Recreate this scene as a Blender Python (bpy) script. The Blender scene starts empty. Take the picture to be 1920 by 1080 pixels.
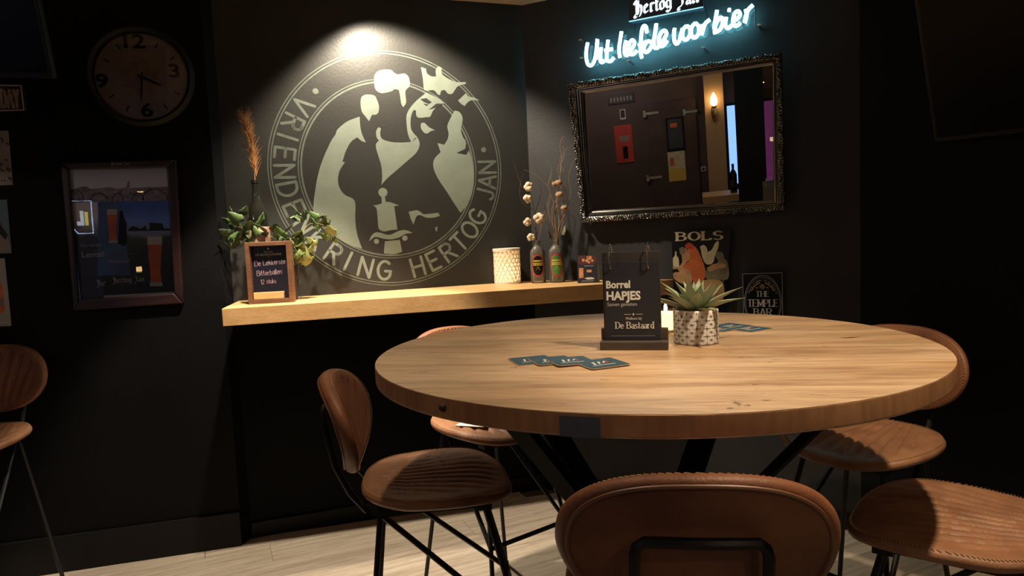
import bpy, math, random
from mathutils import Vector, Matrix, noise
PI = math.pi
random.seed(7)
SC = bpy.context.scene
COL = SC.collection

# ------------------------------------------------------------------ camera
HC, FPX, PITCH, ROLL = 1.36, 1280.0, .079, -.044
cp, sp, cr, sr = math.cos(PITCH), math.sin(PITCH), math.cos(ROLL), math.sin(ROLL)
FW = Vector((0, cp, -sp)); UP0 = Vector((0, sp, cp)); RT0 = Vector((1, 0, 0))
RT = RT0*cr + UP0*sr; UP = UP0*cr - RT0*sr
CAM = Vector((0, 0, HC))
cd = bpy.data.cameras.new('camera'); cam = bpy.data.objects.new('camera', cd); COL.objects.link(cam)
cd.sensor_width = 36; cd.lens = 36*FPX/1920; cd.clip_start = .02
cam.matrix_world = Matrix(((RT.x, UP.x, -FW.x, 0), (RT.y, UP.y, -FW.y, 0), (RT.z, UP.z, -FW.z, HC), (0, 0, 0, 1)))
SC.camera = cam
# ------------------------------------------------------------------ view and world
SC.view_settings.view_transform = 'Standard'; SC.view_settings.look = 'None'
SC.view_settings.gamma = 1; SC.view_settings.exposure = 0.0
SC.view_settings.use_curve_mapping = False
w = bpy.data.worlds.new('world'); SC.world = w; w.use_nodes = True
w.node_tree.nodes['Background'].inputs[0].default_value = (.35, .5, 1, 1)
w.node_tree.nodes['Background'].inputs[1].default_value = .02
# ------------------------------------------------------------------ lights
def spot(name, loc, aim, power, half, blend=.6, col=(1, .765, .50), rad=.03):
    l = bpy.data.lights.new(name, 'SPOT'); l.energy = power; l.spot_size = 2*math.radians(half)
    l.spot_blend = blend; l.color = col; l.shadow_soft_size = rad
    o = bpy.data.objects.new(name, l); COL.objects.link(o); o.location = loc
    o.rotation_euler = (Vector(aim)-Vector(loc)).to_track_quat('-Z', 'Y').to_euler()
    return o
spot('mural_downlight', (-.53, 3.00, 2.47), (-.50, 3.57, 1.0), 150, 54, .42, (1, .86, .66))
spot('shelf_downlight', (-.78, 2.44, 2.47), (-.95, 2.86, 0), 270, 31, .35, (1, .83, .64))
spot('table_downlight_left', (-.26, 1.60, 2.47), (-.02, 1.62, 0), 42, 31, .6)
spot('table_downlight_right', (.85, 1.05, 2.47), (.85, 1.42, .9), 125, 36, .6)
spot('added_front_spot', (1.25, -.75, 2.47), (.75, .75, .9), 16, 38, .7)  # unseen warm fill spot, added to brighten the table's near edge
def point(name, loc, power, col, rad=.2):
    l = bpy.data.lights.new(name, 'POINT'); l.energy = power; l.color = col; l.shadow_soft_size = rad
    o = bpy.data.objects.new(name, l); COL.objects.link(o); o.location = loc; return o
# unseen fill points, added to brighten the dark walls and what hangs there
point('added_fill_point', (1.2, -1.5, 2.1), 6, (1, .76, .55), .08)
point('added_fill_point', (-2.7, .2, 2.3), 12, (1, .84, .80), .08)

# ------------------------------------------------------------------ helpers: pixels to places
def ray(x, y): return (FW*FPX + RT*(x-960) - UP*(y-540)).normalized()
def onz(x, y, z):
    d = ray(x, y); return CAM + d*((z-HC)/d.z)
def onplane(x, y, p0, n):
    d = ray(x, y); return CAM + d*((p0-CAM).dot(n)/d.dot(n))
class Plane:
    """origin p0, u = to the right, v = up, n = towards the room"""
    def __init__(s, p0, ang, tilt=0, off=0):
        s.u = Vector((math.cos(ang), math.sin(ang), 0))
        s.n = Vector((math.sin(ang)*math.cos(tilt), -math.cos(ang)*math.cos(tilt), -math.sin(tilt)))
        s.v = s.n.cross(s.u) ; s.p0 = Vector(p0) + s.n*off; s.ang = ang; s.tilt = tilt
    def hit(s, x, y): return onplane(x, y, s.p0, s.n)
    def frame(s, o):
        m = Matrix((( s.u.x, -s.n.x, s.v.x, o.x), (s.u.y, -s.n.y, s.v.y, o.y), (s.u.z, -s.n.z, s.v.z, o.z), (0, 0, 0, 1)))
        return m
    def local(s, o):
        def L(x, y):
            d = s.hit(x, y) - o; return (d.dot(s.u), d.dot(s.v))
        return L
A_MUR, A_MIR, A_LEFT, A_TV = .334, -.467, .259, -.8
CORNER = Vector((.115, 3.572, 0)); C3 = Vector((1.478, 2.885, 0)); LEFTC = Vector((-1.283, 3.022, 0))
P_MUR = Plane((0, 3.532, 0), A_MUR); P_MIR = Plane(CORNER, A_MIR); P_LEFT = Plane(LEFTC, A_LEFT); P_TV = Plane(C3, A_TV)
ZC = 2.515; ZT = 1.073; ZS = 1.111

# ------------------------------------------------------------------ mesh builder
class MB:
    def __init__(s): s.v = []; s.f = []
    def add(s, vs, fs):
        b = len(s.v); s.v += [tuple(v) for v in vs]; s.f += [tuple(i+b for i in f) for f in fs]; return s
    def box(s, x0, x1, y0, y1, z0, z1):
        return s.add([(x, y, z) for x in (x0, x1) for y in (y0, y1) for z in (z0, z1)],
                     [(0, 1, 3, 2), (4, 6, 7, 5), (0, 4, 5, 1), (2, 3, 7, 6), (0, 2, 6, 4), (1, 5, 7, 3)])
    def tube(s, pts, r, n=8, close=False, cap=True):
        pts = [Vector(p) for p in pts]; N = len(pts)
        rs = r if isinstance(r, (list, tuple)) else [r]*N
        t = []
        for i in range(N):
            a = pts[(i-1) % N] if (close or i > 0) else pts[i]; b = pts[(i+1) % N] if (close or i < N-1) else pts[i]
            d = (b-a); t.append(d.normalized() if d.length > 1e-9 else Vector((0, 0, 1)))
        up = Vector((0, 0, 1)) if abs(t[0].z) < .9 else Vector((1, 0, 0))
        nrm = (up - t[0]*up.dot(t[0])).normalized(); vs = []
        for i in range(N):
            nrm = nrm - t[i]*nrm.dot(t[i])
            nrm = nrm.normalized() if nrm.length > 1e-6 else t[i].orthogonal().normalized()
            bi = t[i].cross(nrm)
            for k in range(n):
                a = 2*PI*(k+.5)/n; vs.append(pts[i] + (nrm*math.cos(a) + bi*math.sin(a))*rs[i])
        fs = []
        for i in range(N if close else N-1):
            j = (i+1) % N
            for k in range(n): fs.append((i*n+k, i*n+(k+1) % n, j*n+(k+1) % n, j*n+k))
        if cap and not close:
            fs.append(tuple(reversed(range(n)))); fs.append(tuple(range((N-1)*n, N*n)))
        return s.add(vs, fs)
    def lathe(s, prof, n=32, c=(0, 0), z=0):
        vs = []; fs = []
        for (r, h) in prof:
            for k in range(n): vs.append((c[0]+r*math.cos(2*PI*k/n), c[1]+r*math.sin(2*PI*k/n), z+h))
        for i in range(len(prof)-1):
            for k in range(n): fs.append((i*n+k, i*n+(k+1) % n, (i+1)*n+(k+1) % n, (i+1)*n+k))
        if prof[0][0] > 1e-6: fs.append(tuple(reversed(range(n))))
        if prof[-1][0] > 1e-6: fs.append(tuple(range((len(prof)-1)*n, len(prof)*n)))
        return s.add(vs, fs)
    def prism(s, poly, y0, y1, axis='y'):
        """poly of (x,z) points, extruded along y (front face at y0)"""
        n = len(poly)
        if axis == 'y': vs = [(p[0], y0, p[1]) for p in poly] + [(p[0], y1, p[1]) for p in poly]
        else: vs = [(p[0], p[1], y0) for p in poly] + [(p[0], p[1], y1) for p in poly]
        return s.add(vs, [tuple(range(n)), tuple(reversed(range(n, 2*n)))] + [(i, i+n, (i+1) % n+n, (i+1) % n) for i in range(n)])
    def ell(s, c, rx, ry, rz, nu=10, nv=6, rot=None):
        vs = []; fs = []
        for j in range(nv+1):
            b = -PI/2 + PI*j/nv
            for i in range(nu):
                a = 2*PI*i/nu; p = Vector((rx*math.cos(b)*math.cos(a), ry*math.cos(b)*math.sin(a), rz*math.sin(b)))
                if rot: p = rot @ p
                vs.append(p+Vector(c))
        for j in range(nv):
            for i in range(nu): fs.append((j*nu+i, j*nu+(i+1) % nu, (j+1)*nu+(i+1) % nu, (j+1)*nu+i))
        return s.add(vs, fs)
    def ringxz(s, c, r0, r1, y0, y1, n=96, a0=0, a1=2*PI):
        full = abs(a1-a0-2*PI) < 1e-6; m = n if full else n+1; vs = []
        for k in range(m):
            a = a0 + (a1-a0)*k/n
            for (r, y) in ((r0, y0), (r1, y0), (r1, y1), (r0, y1)): vs.append((c[0]+r*math.cos(a), y, c[1]+r*math.sin(a)))
        fs = []
        for k in range(n):
            j = (k+1) % m
            for q in range(4): fs.append((k*4+q, k*4+(q+1) % 4, j*4+(q+1) % 4, j*4+q))
        return s.add(vs, fs)
    def build(s, name, mat, parent=None, smooth=False, label=None):
        me = bpy.data.meshes.new(name); me.from_pydata(s.v, [], s.f); me.validate()
        import bmesh
        bm = bmesh.new(); bm.from_mesh(me)
        bmesh.ops.remove_doubles(bm, verts=bm.verts, dist=1e-7)
        bmesh.ops.recalc_face_normals(bm, faces=bm.faces); bm.to_mesh(me); bm.free()
        if smooth:
            me.polygons.foreach_set('use_smooth', [True]*len(me.polygons))
            try: me.set_sharp_from_angle(angle=math.radians(smooth if smooth is not True else 40))
            except Exception: pass
        me.materials.append(mat)
        o = bpy.data.objects.new(name, me); COL.objects.link(o)
        if parent: o.parent = parent
        if label: o['label'] = label
        return o
def bevel(o, wd, seg=2):
    m = o.modifiers.new('bevel', 'BEVEL'); m.width = wd; m.segments = seg; m.limit_method = 'ANGLE'; return o
def thing(name, label, cat, mat=None, loc=None, rz=0, group=None):
    o = bpy.data.objects.new(name, None); COL.objects.link(o); o.empty_display_size = .05
    if mat is not None: o.matrix_world = mat
    elif loc is not None: o.location = loc; o.rotation_euler = (0, 0, rz)
    o['label'] = label; o['category'] = cat
    if group: o['group'] = group
    return o
def tag(o, label, cat, group=None):
    o['label'] = label; o['category'] = cat
    if group: o['group'] = group
    return o
def struct(o): o['kind'] = 'structure'; return o
def copy_tree(o, parent=None):
    c = o.copy(); COL.objects.link(c); c.parent = parent
    for ch in list(o.children): copy_tree(ch, c)
    return c

# ------------------------------------------------------------------ materials
def mat(name, col, rough=.5, metal=0, var=0, vscale=8, bump=0, bscale=60, spec=.5, emit=None, es=0, col2=None, coat=0):
    m = bpy.data.materials.new(name); m.use_nodes = True; nt = m.node_tree; b = nt.nodes['Principled BSDF']
    b.inputs['Base Color'].default_value = (*col, 1); b.inputs['Roughness'].default_value = rough
    b.inputs['Metallic'].default_value = metal; b.inputs['Specular IOR Level'].default_value = spec
    if coat: b.inputs['Coat Weight'].default_value = coat; b.inputs['Coat Roughness'].default_value = .1
    tc = nt.nodes.new('ShaderNodeTexCoord')
    n = nt.nodes.new('ShaderNodeTexNoise'); n.inputs['Scale'].default_value = vscale; n.inputs['Detail'].default_value = 5
    nt.links.new(tc.outputs['Object'], n.inputs['Vector'])
    r = nt.nodes.new('ShaderNodeValToRGB'); c2 = col2 or tuple(c*(1-var) for c in col)
    r.color_ramp.elements[0].position = .3; r.color_ramp.elements[1].position = .7
    r.color_ramp.elements[0].color = (*c2, 1); r.color_ramp.elements[1].color = (*col, 1)
    nt.links.new(n.outputs['Fac'], r.inputs['Fac']); nt.links.new(r.outputs['Color'], b.inputs['Base Color'])
    if bump:
        n2 = nt.nodes.new('ShaderNodeTexNoise'); n2.inputs['Scale'].default_value = bscale; n2.inputs['Detail'].default_value = 4
        nt.links.new(tc.outputs['Object'], n2.inputs['Vector'])
        bu = nt.nodes.new('ShaderNodeBump'); bu.inputs['Strength'].default_value = bump; bu.inputs['Distance'].default_value = .003
        nt.links.new(n2.outputs['Fac'], bu.inputs['Height']); nt.links.new(bu.outputs['Normal'], b.inputs['Normal'])
    if emit:
        b.inputs['Emission Color'].default_value = (*emit, 1); b.inputs['Emission Strength'].default_value = es
    return m
def wood(name, light, dark, sc=(1.2, 14, 14), rough=.45, fine=1.0, knots=0, bump=.15, blotch=0):
    m = bpy.data.materials.new(name); m.use_nodes = True; nt = m.node_tree; b = nt.nodes['Principled BSDF']; N = nt.nodes.new; K = nt.links.new
    tc0 = N('ShaderNodeTexCoord'); oi = N('ShaderNodeObjectInfo'); sh_ = N('ShaderNodeVectorMath'); sh_.operation = 'MULTIPLY_ADD'
    cx_ = N('ShaderNodeCombineXYZ'); K(oi.outputs['Random'], cx_.inputs[0]); K(oi.outputs['Random'], cx_.inputs[1]); K(cx_.outputs[0], sh_.inputs[0]); sh_.inputs[1].default_value = (37, 13, 0); K(tc0.outputs['Object'], sh_.inputs[2])
    class _T: outputs = {'Object': sh_.outputs[0]}
    tc = _T; mp = N('ShaderNodeMapping'); mp.inputs['Scale'].default_value = sc
    K(tc.outputs['Object'], mp.inputs['Vector'])
    n1 = N('ShaderNodeTexNoise'); n1.inputs['Scale'].default_value = 1.6; n1.inputs['Detail'].default_value = 8; n1.inputs['Distortion'].default_value = .6
    K(mp.outputs[0], n1.inputs['Vector'])
    mp2 = N('ShaderNodeMapping'); mp2.inputs['Scale'].default_value = tuple(s*6*fine for s in sc); K(tc.outputs['Object'], mp2.inputs['Vector'])
    n2 = N('ShaderNodeTexNoise'); n2.inputs['Scale'].default_value = 1.5; n2.inputs['Detail'].default_value = 4; K(mp2.outputs[0], n2.inputs['Vector'])
    mx = N('ShaderNodeMath'); mx.operation = 'MULTIPLY_ADD'; mx.inputs[1].default_value = .45; K(n2.outputs['Fac'], mx.inputs[0]); 
    sc1 = N('ShaderNodeMath'); sc1.operation = 'MULTIPLY'; sc1.inputs[1].default_value = .62; K(n1.outputs['Fac'], sc1.inputs[0]); K(sc1.outputs[0], mx.inputs[2])
    r = N('ShaderNodeValToRGB'); r.color_ramp.elements[0].position = .36; r.color_ramp.elements[1].position = .66
    r.color_ramp.elements[0].color = (*dark, 1); r.color_ramp.elements[1].color = (*light, 1); K(mx.outputs[0], r.inputs['Fac'])
    out = r.outputs['Color']
    if blotch:
        n4 = N('ShaderNodeTexNoise'); n4.inputs['Scale'].default_value = 2.2; n4.inputs['Detail'].default_value = 3
        K(tc.outputs['Object'], n4.inputs['Vector'])
        rr = N('ShaderNodeValToRGB'); rr.color_ramp.elements[0].position = .4; rr.color_ramp.elements[1].position = .62
        rr.color_ramp.elements[0].color = (1, 1, 1, 1); rr.color_ramp.elements[1].color = (1-blotch*.35, 1-blotch*.6, 1-blotch*.9, 1)
        K(n4.outputs['Fac'], rr.inputs['Fac'])
        mm = N('ShaderNodeMix'); mm.data_type = 'RGBA'; mm.blend_type = 'MULTIPLY'; mm.inputs[0].default_value = 1
        K(out, mm.inputs[6]); K(rr.outputs['Color'], mm.inputs[7]); out = mm.outputs[2]
    if knots:
        mp3 = N('ShaderNodeMapping'); mp3.inputs['Scale'].default_value = (2.6, 9, 9); K(tc.outputs['Object'], mp3.inputs['Vector'])
        n5 = N('ShaderNodeTexNoise'); n5.inputs['Scale'].default_value = 2.4; n5.inputs['Detail'].default_value = 9; n5.inputs['Roughness'].default_value = .72; n5.inputs['Distortion'].default_value = 1.2
        K(mp3.outputs[0], n5.inputs['Vector'])
        r5 = N('ShaderNodeValToRGB'); r5.color_ramp.elements[0].position = .33; r5.color_ramp.elements[1].position = .385
        r5.color_ramp.elements[0].color = (.25, .18, .12, 1); r5.color_ramp.elements[1].color = (1, 1, 1, 1); K(n5.outputs['Fac'], r5.inputs['Fac'])
        mk = N('ShaderNodeMix'); mk.data_type = 'RGBA'; mk.blend_type = 'MULTIPLY'; mk.inputs[0].default_value = knots
        K(out, mk.inputs[6]); K(r5.outputs['Color'], mk.inputs[7]); out = mk.outputs[2]
    hv = N('ShaderNodeHueSaturation'); mv = N('ShaderNodeMapRange'); mv.inputs['To Min'].default_value = .88; mv.inputs['To Max'].default_value = 1.10; K(oi.outputs['Random'], mv.inputs['Value'])
    K(mv.outputs[0], hv.inputs['Value']); K(out, hv.inputs['Color']); out = hv.outputs[0]
    K(out, b.inputs['Base Color']); b.inputs['Roughness'].default_value = rough
    bu = N('ShaderNodeBump'); bu.inputs['Strength'].default_value = bump; bu.inputs['Distance'].default_value = .002
    K(n2.outputs['Fac'], bu.inputs['Height']); K(bu.outputs['Normal'], b.inputs['Normal'])
    return m
def glassmat(name, tint=(1, 1, 1), rough=.03, ior=1.45, refl=1.0):
    m = bpy.data.materials.new(name); m.use_nodes = True; nt = m.node_tree; nt.nodes.remove(nt.nodes['Principled BSDF'])
    N = nt.nodes.new; K = nt.links.new; out = nt.nodes['Material Output']
    t = N('ShaderNodeBsdfTransparent'); t.inputs[0].default_value = (*tint, 1)
    g = N('ShaderNodeBsdfGlossy'); g.inputs['Roughness'].default_value = rough
    f = N('ShaderNodeFresnel'); f.inputs['IOR'].default_value = ior
    mu = N('ShaderNodeMath'); mu.operation = 'MULTIPLY'; mu.inputs[1].default_value = refl; K(f.outputs[0], mu.inputs[0])
    mx = N('ShaderNodeMixShader'); K(mu.outputs[0], mx.inputs[0]); K(t.outputs[0], mx.inputs[1]); K(g.outputs[0], mx.inputs[2])
    K(mx.outputs[0], out.inputs['Surface']); return m
def gradmat(name, stops, axis=2, lo=0, hi=1, rough=.5):
    """a printed colour gradient in object space"""
    m = bpy.data.materials.new(name); m.use_nodes = True; nt = m.node_tree; b = nt.nodes['Principled BSDF']; N = nt.nodes.new; K = nt.links.new
    tc = N('ShaderNodeTexCoord'); sx = N('ShaderNodeSeparateXYZ'); K(tc.outputs['Object'], sx.inputs[0])
    mr = N('ShaderNodeMapRange'); mr.inputs['From Min'].default_value = lo; mr.inputs['From Max'].default_value = hi; K(sx.outputs[axis], mr.inputs['Value'])
    no = N('ShaderNodeTexNoise'); no.inputs['Scale'].default_value = 22; K(tc.outputs['Object'], no.inputs['Vector'])
    ad = N('ShaderNodeMath'); ad.operation = 'MULTIPLY_ADD'; ad.inputs[1].default_value = .14; K(no.outputs['Fac'], ad.inputs[0]); K(mr.outputs[0], ad.inputs[2])
    r = N('ShaderNodeValToRGB'); e = r.color_ramp.elements
    e[0].position = stops[0][0]; e[0].color = (*stops[0][1], 1); e[1].position = stops[-1][0]; e[1].color = (*stops[-1][1], 1)
    for p, c in stops[1:-1]: q = e.new(p); q.color = (*c, 1)
    K(ad.outputs[0], r.inputs['Fac']); K(r.outputs['Color'], b.inputs['Base Color']); b.inputs['Roughness'].default_value = rough
    return m
M = {}
M['wall'] = mat('black_wall_paint', (.005, .005, .0056), .55, var=.35, vscale=2.5, bump=.25, bscale=90, spec=.1)
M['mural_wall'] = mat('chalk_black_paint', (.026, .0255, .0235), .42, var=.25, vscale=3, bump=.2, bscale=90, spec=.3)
M['shelf_shade'] = mat('black_paint_shelf_shade', (.003, .003, .0034), .5, var=.3, vscale=3, spec=.08)  # same black wall below the shelf, its shade put into the colour
M['mirror_wall'] = mat('dark_grey_paint', (.037, .037, .039), .55, var=.3, vscale=3, bump=.25, bscale=90, spec=.2)
M['ceiling'] = mat('beige_ceiling_paint', (.5, .38, .24), .8, var=.1)
M['skirting'] = mat('black_gloss_paint', (.006, .006, .0065), .45, var=.3, spec=.2)
M['plank'] = wood('grey_oak_laminate', (.52, .45, .36), (.27, .22, .165), (1.3, 26, 26), .42, 1.6)
M['table'] = wood('oiled_oak', (.60, .425, .275), (.31, .195, .11), (1.0, 8, 8), .45, 1.3, knots=1, blotch=.35)
M['table_edge'] = wood('oak_edge_grain', (.52, .27, .13), (.33, .155, .07), (6, 6, 1.5), .5, 1.2)
M['shelf'] = wood('shelf_oak', (.70, .44, .20), (.55, .32, .125), (1.2, 16, 16), .45, 1.2)
M['leather'] = mat('cognac_leather', (.36, .18, .095), .45, bump=.35, bscale=220, vscale=9, col2=(.19, .085, .046), spec=.3)
M['leather_back'] = mat('worn_cognac_leather', (.27, .105, .05), .5, bump=.3, bscale=180, vscale=7, col2=(.11, .042, .022), spec=.35)
M['piping'] = mat('leather_piping', (.20, .085, .042), .45, var=.3)
M['stitch'] = mat('cream_thread', (.50, .30, .13), .6, var=.2)
M['tablesteel'] = mat('matte_black_steel', (.005, .005, .0055), .75, spec=.08)
M['steel'] = mat('black_powder_coated_steel', (.007, .007, .008), .45, var=.3, spec=.35)
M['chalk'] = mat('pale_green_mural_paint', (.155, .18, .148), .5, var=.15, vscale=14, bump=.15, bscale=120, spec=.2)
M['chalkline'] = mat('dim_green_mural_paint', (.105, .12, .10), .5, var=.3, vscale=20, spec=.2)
M['muraldark'] = mat('mural_dark_paint', (.026, .0255, .0235), .42, var=.2, spec=.2)
M['black'] = mat('black_plastic', (.008, .008, .009), .4, var=.3, spec=.25)
M['blackgloss'] = mat('black_gloss', (.006, .006, .007), .12, var=.2)
M['screen'] = mat('matte_black_screen', (.003, .003, .004), .3, spec=.12)
M['ornate'] = mat('black_lacquered_carving', (.22, .21, .20), .27, .9, var=.4)
M['mirror'] = mat('mirror_silver', (.86, .87, .86), .0, 1, var=.01)
M['white'] = mat('white_paint', (.75, .75, .72), .5, var=.08)
M['offwhite'] = mat('off_white_print', (.62, .58, .52), .5, var=.08)
M['greytext'] = mat('grey_print', (.48, .49, .51), .5, var=.1)
M['dimtext'] = mat('dim_print', (.2, .21, .24), .5, var=.1)
M['chrome'] = mat('chrome', (.7, .68, .65), .18, 1, var=.1)
M['navy'] = mat('navy_card', (.018, .020, .032), .45, var=.2)
M['slate'] = mat('blue_black_slate', (.008, .008, .018), .4, var=.25)
M['leaf'] = mat('green_leaf', (.15, .22, .085), .45, vscale=14, spec=.3, col2=(.07, .13, .045))
M['leafy'] = mat('yellowing_leaf', (.33, .34, .11), .45, vscale=16, col2=(.15, .20, .06))
M['leafdark'] = mat('dark_green_leaf', (.05, .09, .035), .5, var=.4)
M['stem'] = mat('plant_stem', (.20, .15, .06), .6, var=.3)
M['agave'] = mat('grey_green_succulent', (.34, .38, .25), .5, vscale=16, col2=(.22, .28, .18))
M['twig'] = mat('dry_twig', (.34, .20, .10), .7, var=.5, vscale=30)
M['twigdark'] = mat('dark_twig', (.09, .055, .035), .7, var=.4, vscale=30)
M['cotton'] = mat('raw_cotton', (.72, .60, .45), .9, bump=.6, bscale=140, vscale=40, col2=(.50, .38, .25))
M['grass'] = mat('dried_pampas', (.50, .24, .08), .8, var=.4, vscale=40)
M['glass'] = glassmat('clear_glass', (.93, .93, .90), .03, 1.5)
M['bottleglass'] = glassmat('milky_bottle_glass', (.93, .93, .90), .03, 1.5)
_nt = M['bottleglass'].node_tree; _d = _nt.nodes.new('ShaderNodeBsdfDiffuse'); _d.inputs[0].default_value = (.55, .5, .44, 1); _m = _nt.nodes.new('ShaderNodeMixShader'); _m.inputs[0].default_value = .12  # grey diffuse share mixed in, making the clear glass paler
_nt.links.new(_nt.nodes['Mix Shader'].outputs[0], _m.inputs[1]); _nt.links.new(_d.outputs[0], _m.inputs[2]); _nt.links.new(_m.outputs[0], _nt.nodes['Material Output'].inputs['Surface'])
M['pane'] = glassmat('picture_glass', (.97, .97, .97), .0, 1.45)
M['darkglass'] = mat('dark_bottle_glass', (.008, .008, .006), .08, var=.2, spec=.8)
M['frosted'] = mat('white_porcelain', (.88, .83, .74), .5, var=.05)
M['tile_white'] = mat('white_ceramic_print', (.80, .76, .70), .45, var=.06)
M['tile_line'] = mat('dark_pattern_print', (.05, .045, .045), .5, var=.1)
M['soil'] = mat('potting_soil', (.03, .02, .015), .9, var=.5, vscale=60, bump=.6)
M['darkwood'] = wood('dark_stained_wood', (.07, .05, .04), (.035, .026, .022), (3, 20, 20), .6)
M['framewood'] = wood('walnut_wood', (.17, .08, .038), (.08, .034, .017), (3, 16, 16), .5)
M['pictureframe'] = wood('mahogany_wood', (.020, .007, .006), (.010, .004, .004), (3, 16, 16), .35)
M['paleblock'] = wood('pale_beech', (.55, .34, .16), (.45, .26, .11), (3, 16, 16), .5)
M['coaster'] = mat('blue_printed_card', (.035, .085, .13), .6, var=.4, vscale=30)
M['cardedge'] = mat('brown_cardboard', (.42, .29, .16), .8, var=.15)
M['paper'] = mat('white_paper', (.72, .68, .6), .7, var=.05)
M['inlay'] = mat('blue_grey_inlay', (.10, .115, .15), .55, var=.2, vscale=60)
M['red'] = mat('red_print', (.50, .05, .03), .5, var=.25)
M['orange'] = mat('orange_print', (.62, .16, .045), .5, vscale=16, col2=(.42, .09, .03))
M['flesh'] = mat('ochre_print', (.55, .33, .15), .5, vscale=20, col2=(.32, .16, .07))
M['cream'] = mat('cream_print', (.66, .60, .38), .5, vscale=18, col2=(.45, .40, .25))
M['olive'] = mat('olive_print', (.22, .19, .11), .5, vscale=16, col2=(.10, .08, .05))
M['yellow'] = mat('yellow_print', (.70, .50, .08), .5, var=.1)
M['green'] = mat('green_print', (.06, .22, .05), .5, var=.2)
M['beer'] = mat('amber_beer_print', (.70, .17, .04), .4, vscale=20, col2=(.52, .10, .025))
M['neon'] = mat('lit_neon_tube', (.8, 1, 1), .3, emit=(.26, .82, 1.0), es=15)
M['neonwhite'] = mat('lit_white_lettering', (.9, .95, 1), .4, emit=(.75, .88, 1), es=1.5)
M['neonedge'] = mat('lit_panel_edge', (.6, .9, 1), .4, emit=(.4, .8, 1), es=.5)
M['candle'] = mat('glowing_candle_wax', (.9, .6, .3), .5, emit=(1, .72, .36), es=2.4)
M['flame'] = mat('candle_flame', (1, .8, .4), .5, emit=(1, .62, .25), es=60)
M['bulb'] = mat('warm_frosted_bulb', (1, .85, .6), .5, emit=(1, .62, .26), es=14)
M['brass'] = mat('old_brass', (.45, .28, .10), .35, 1, var=.4)

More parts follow.
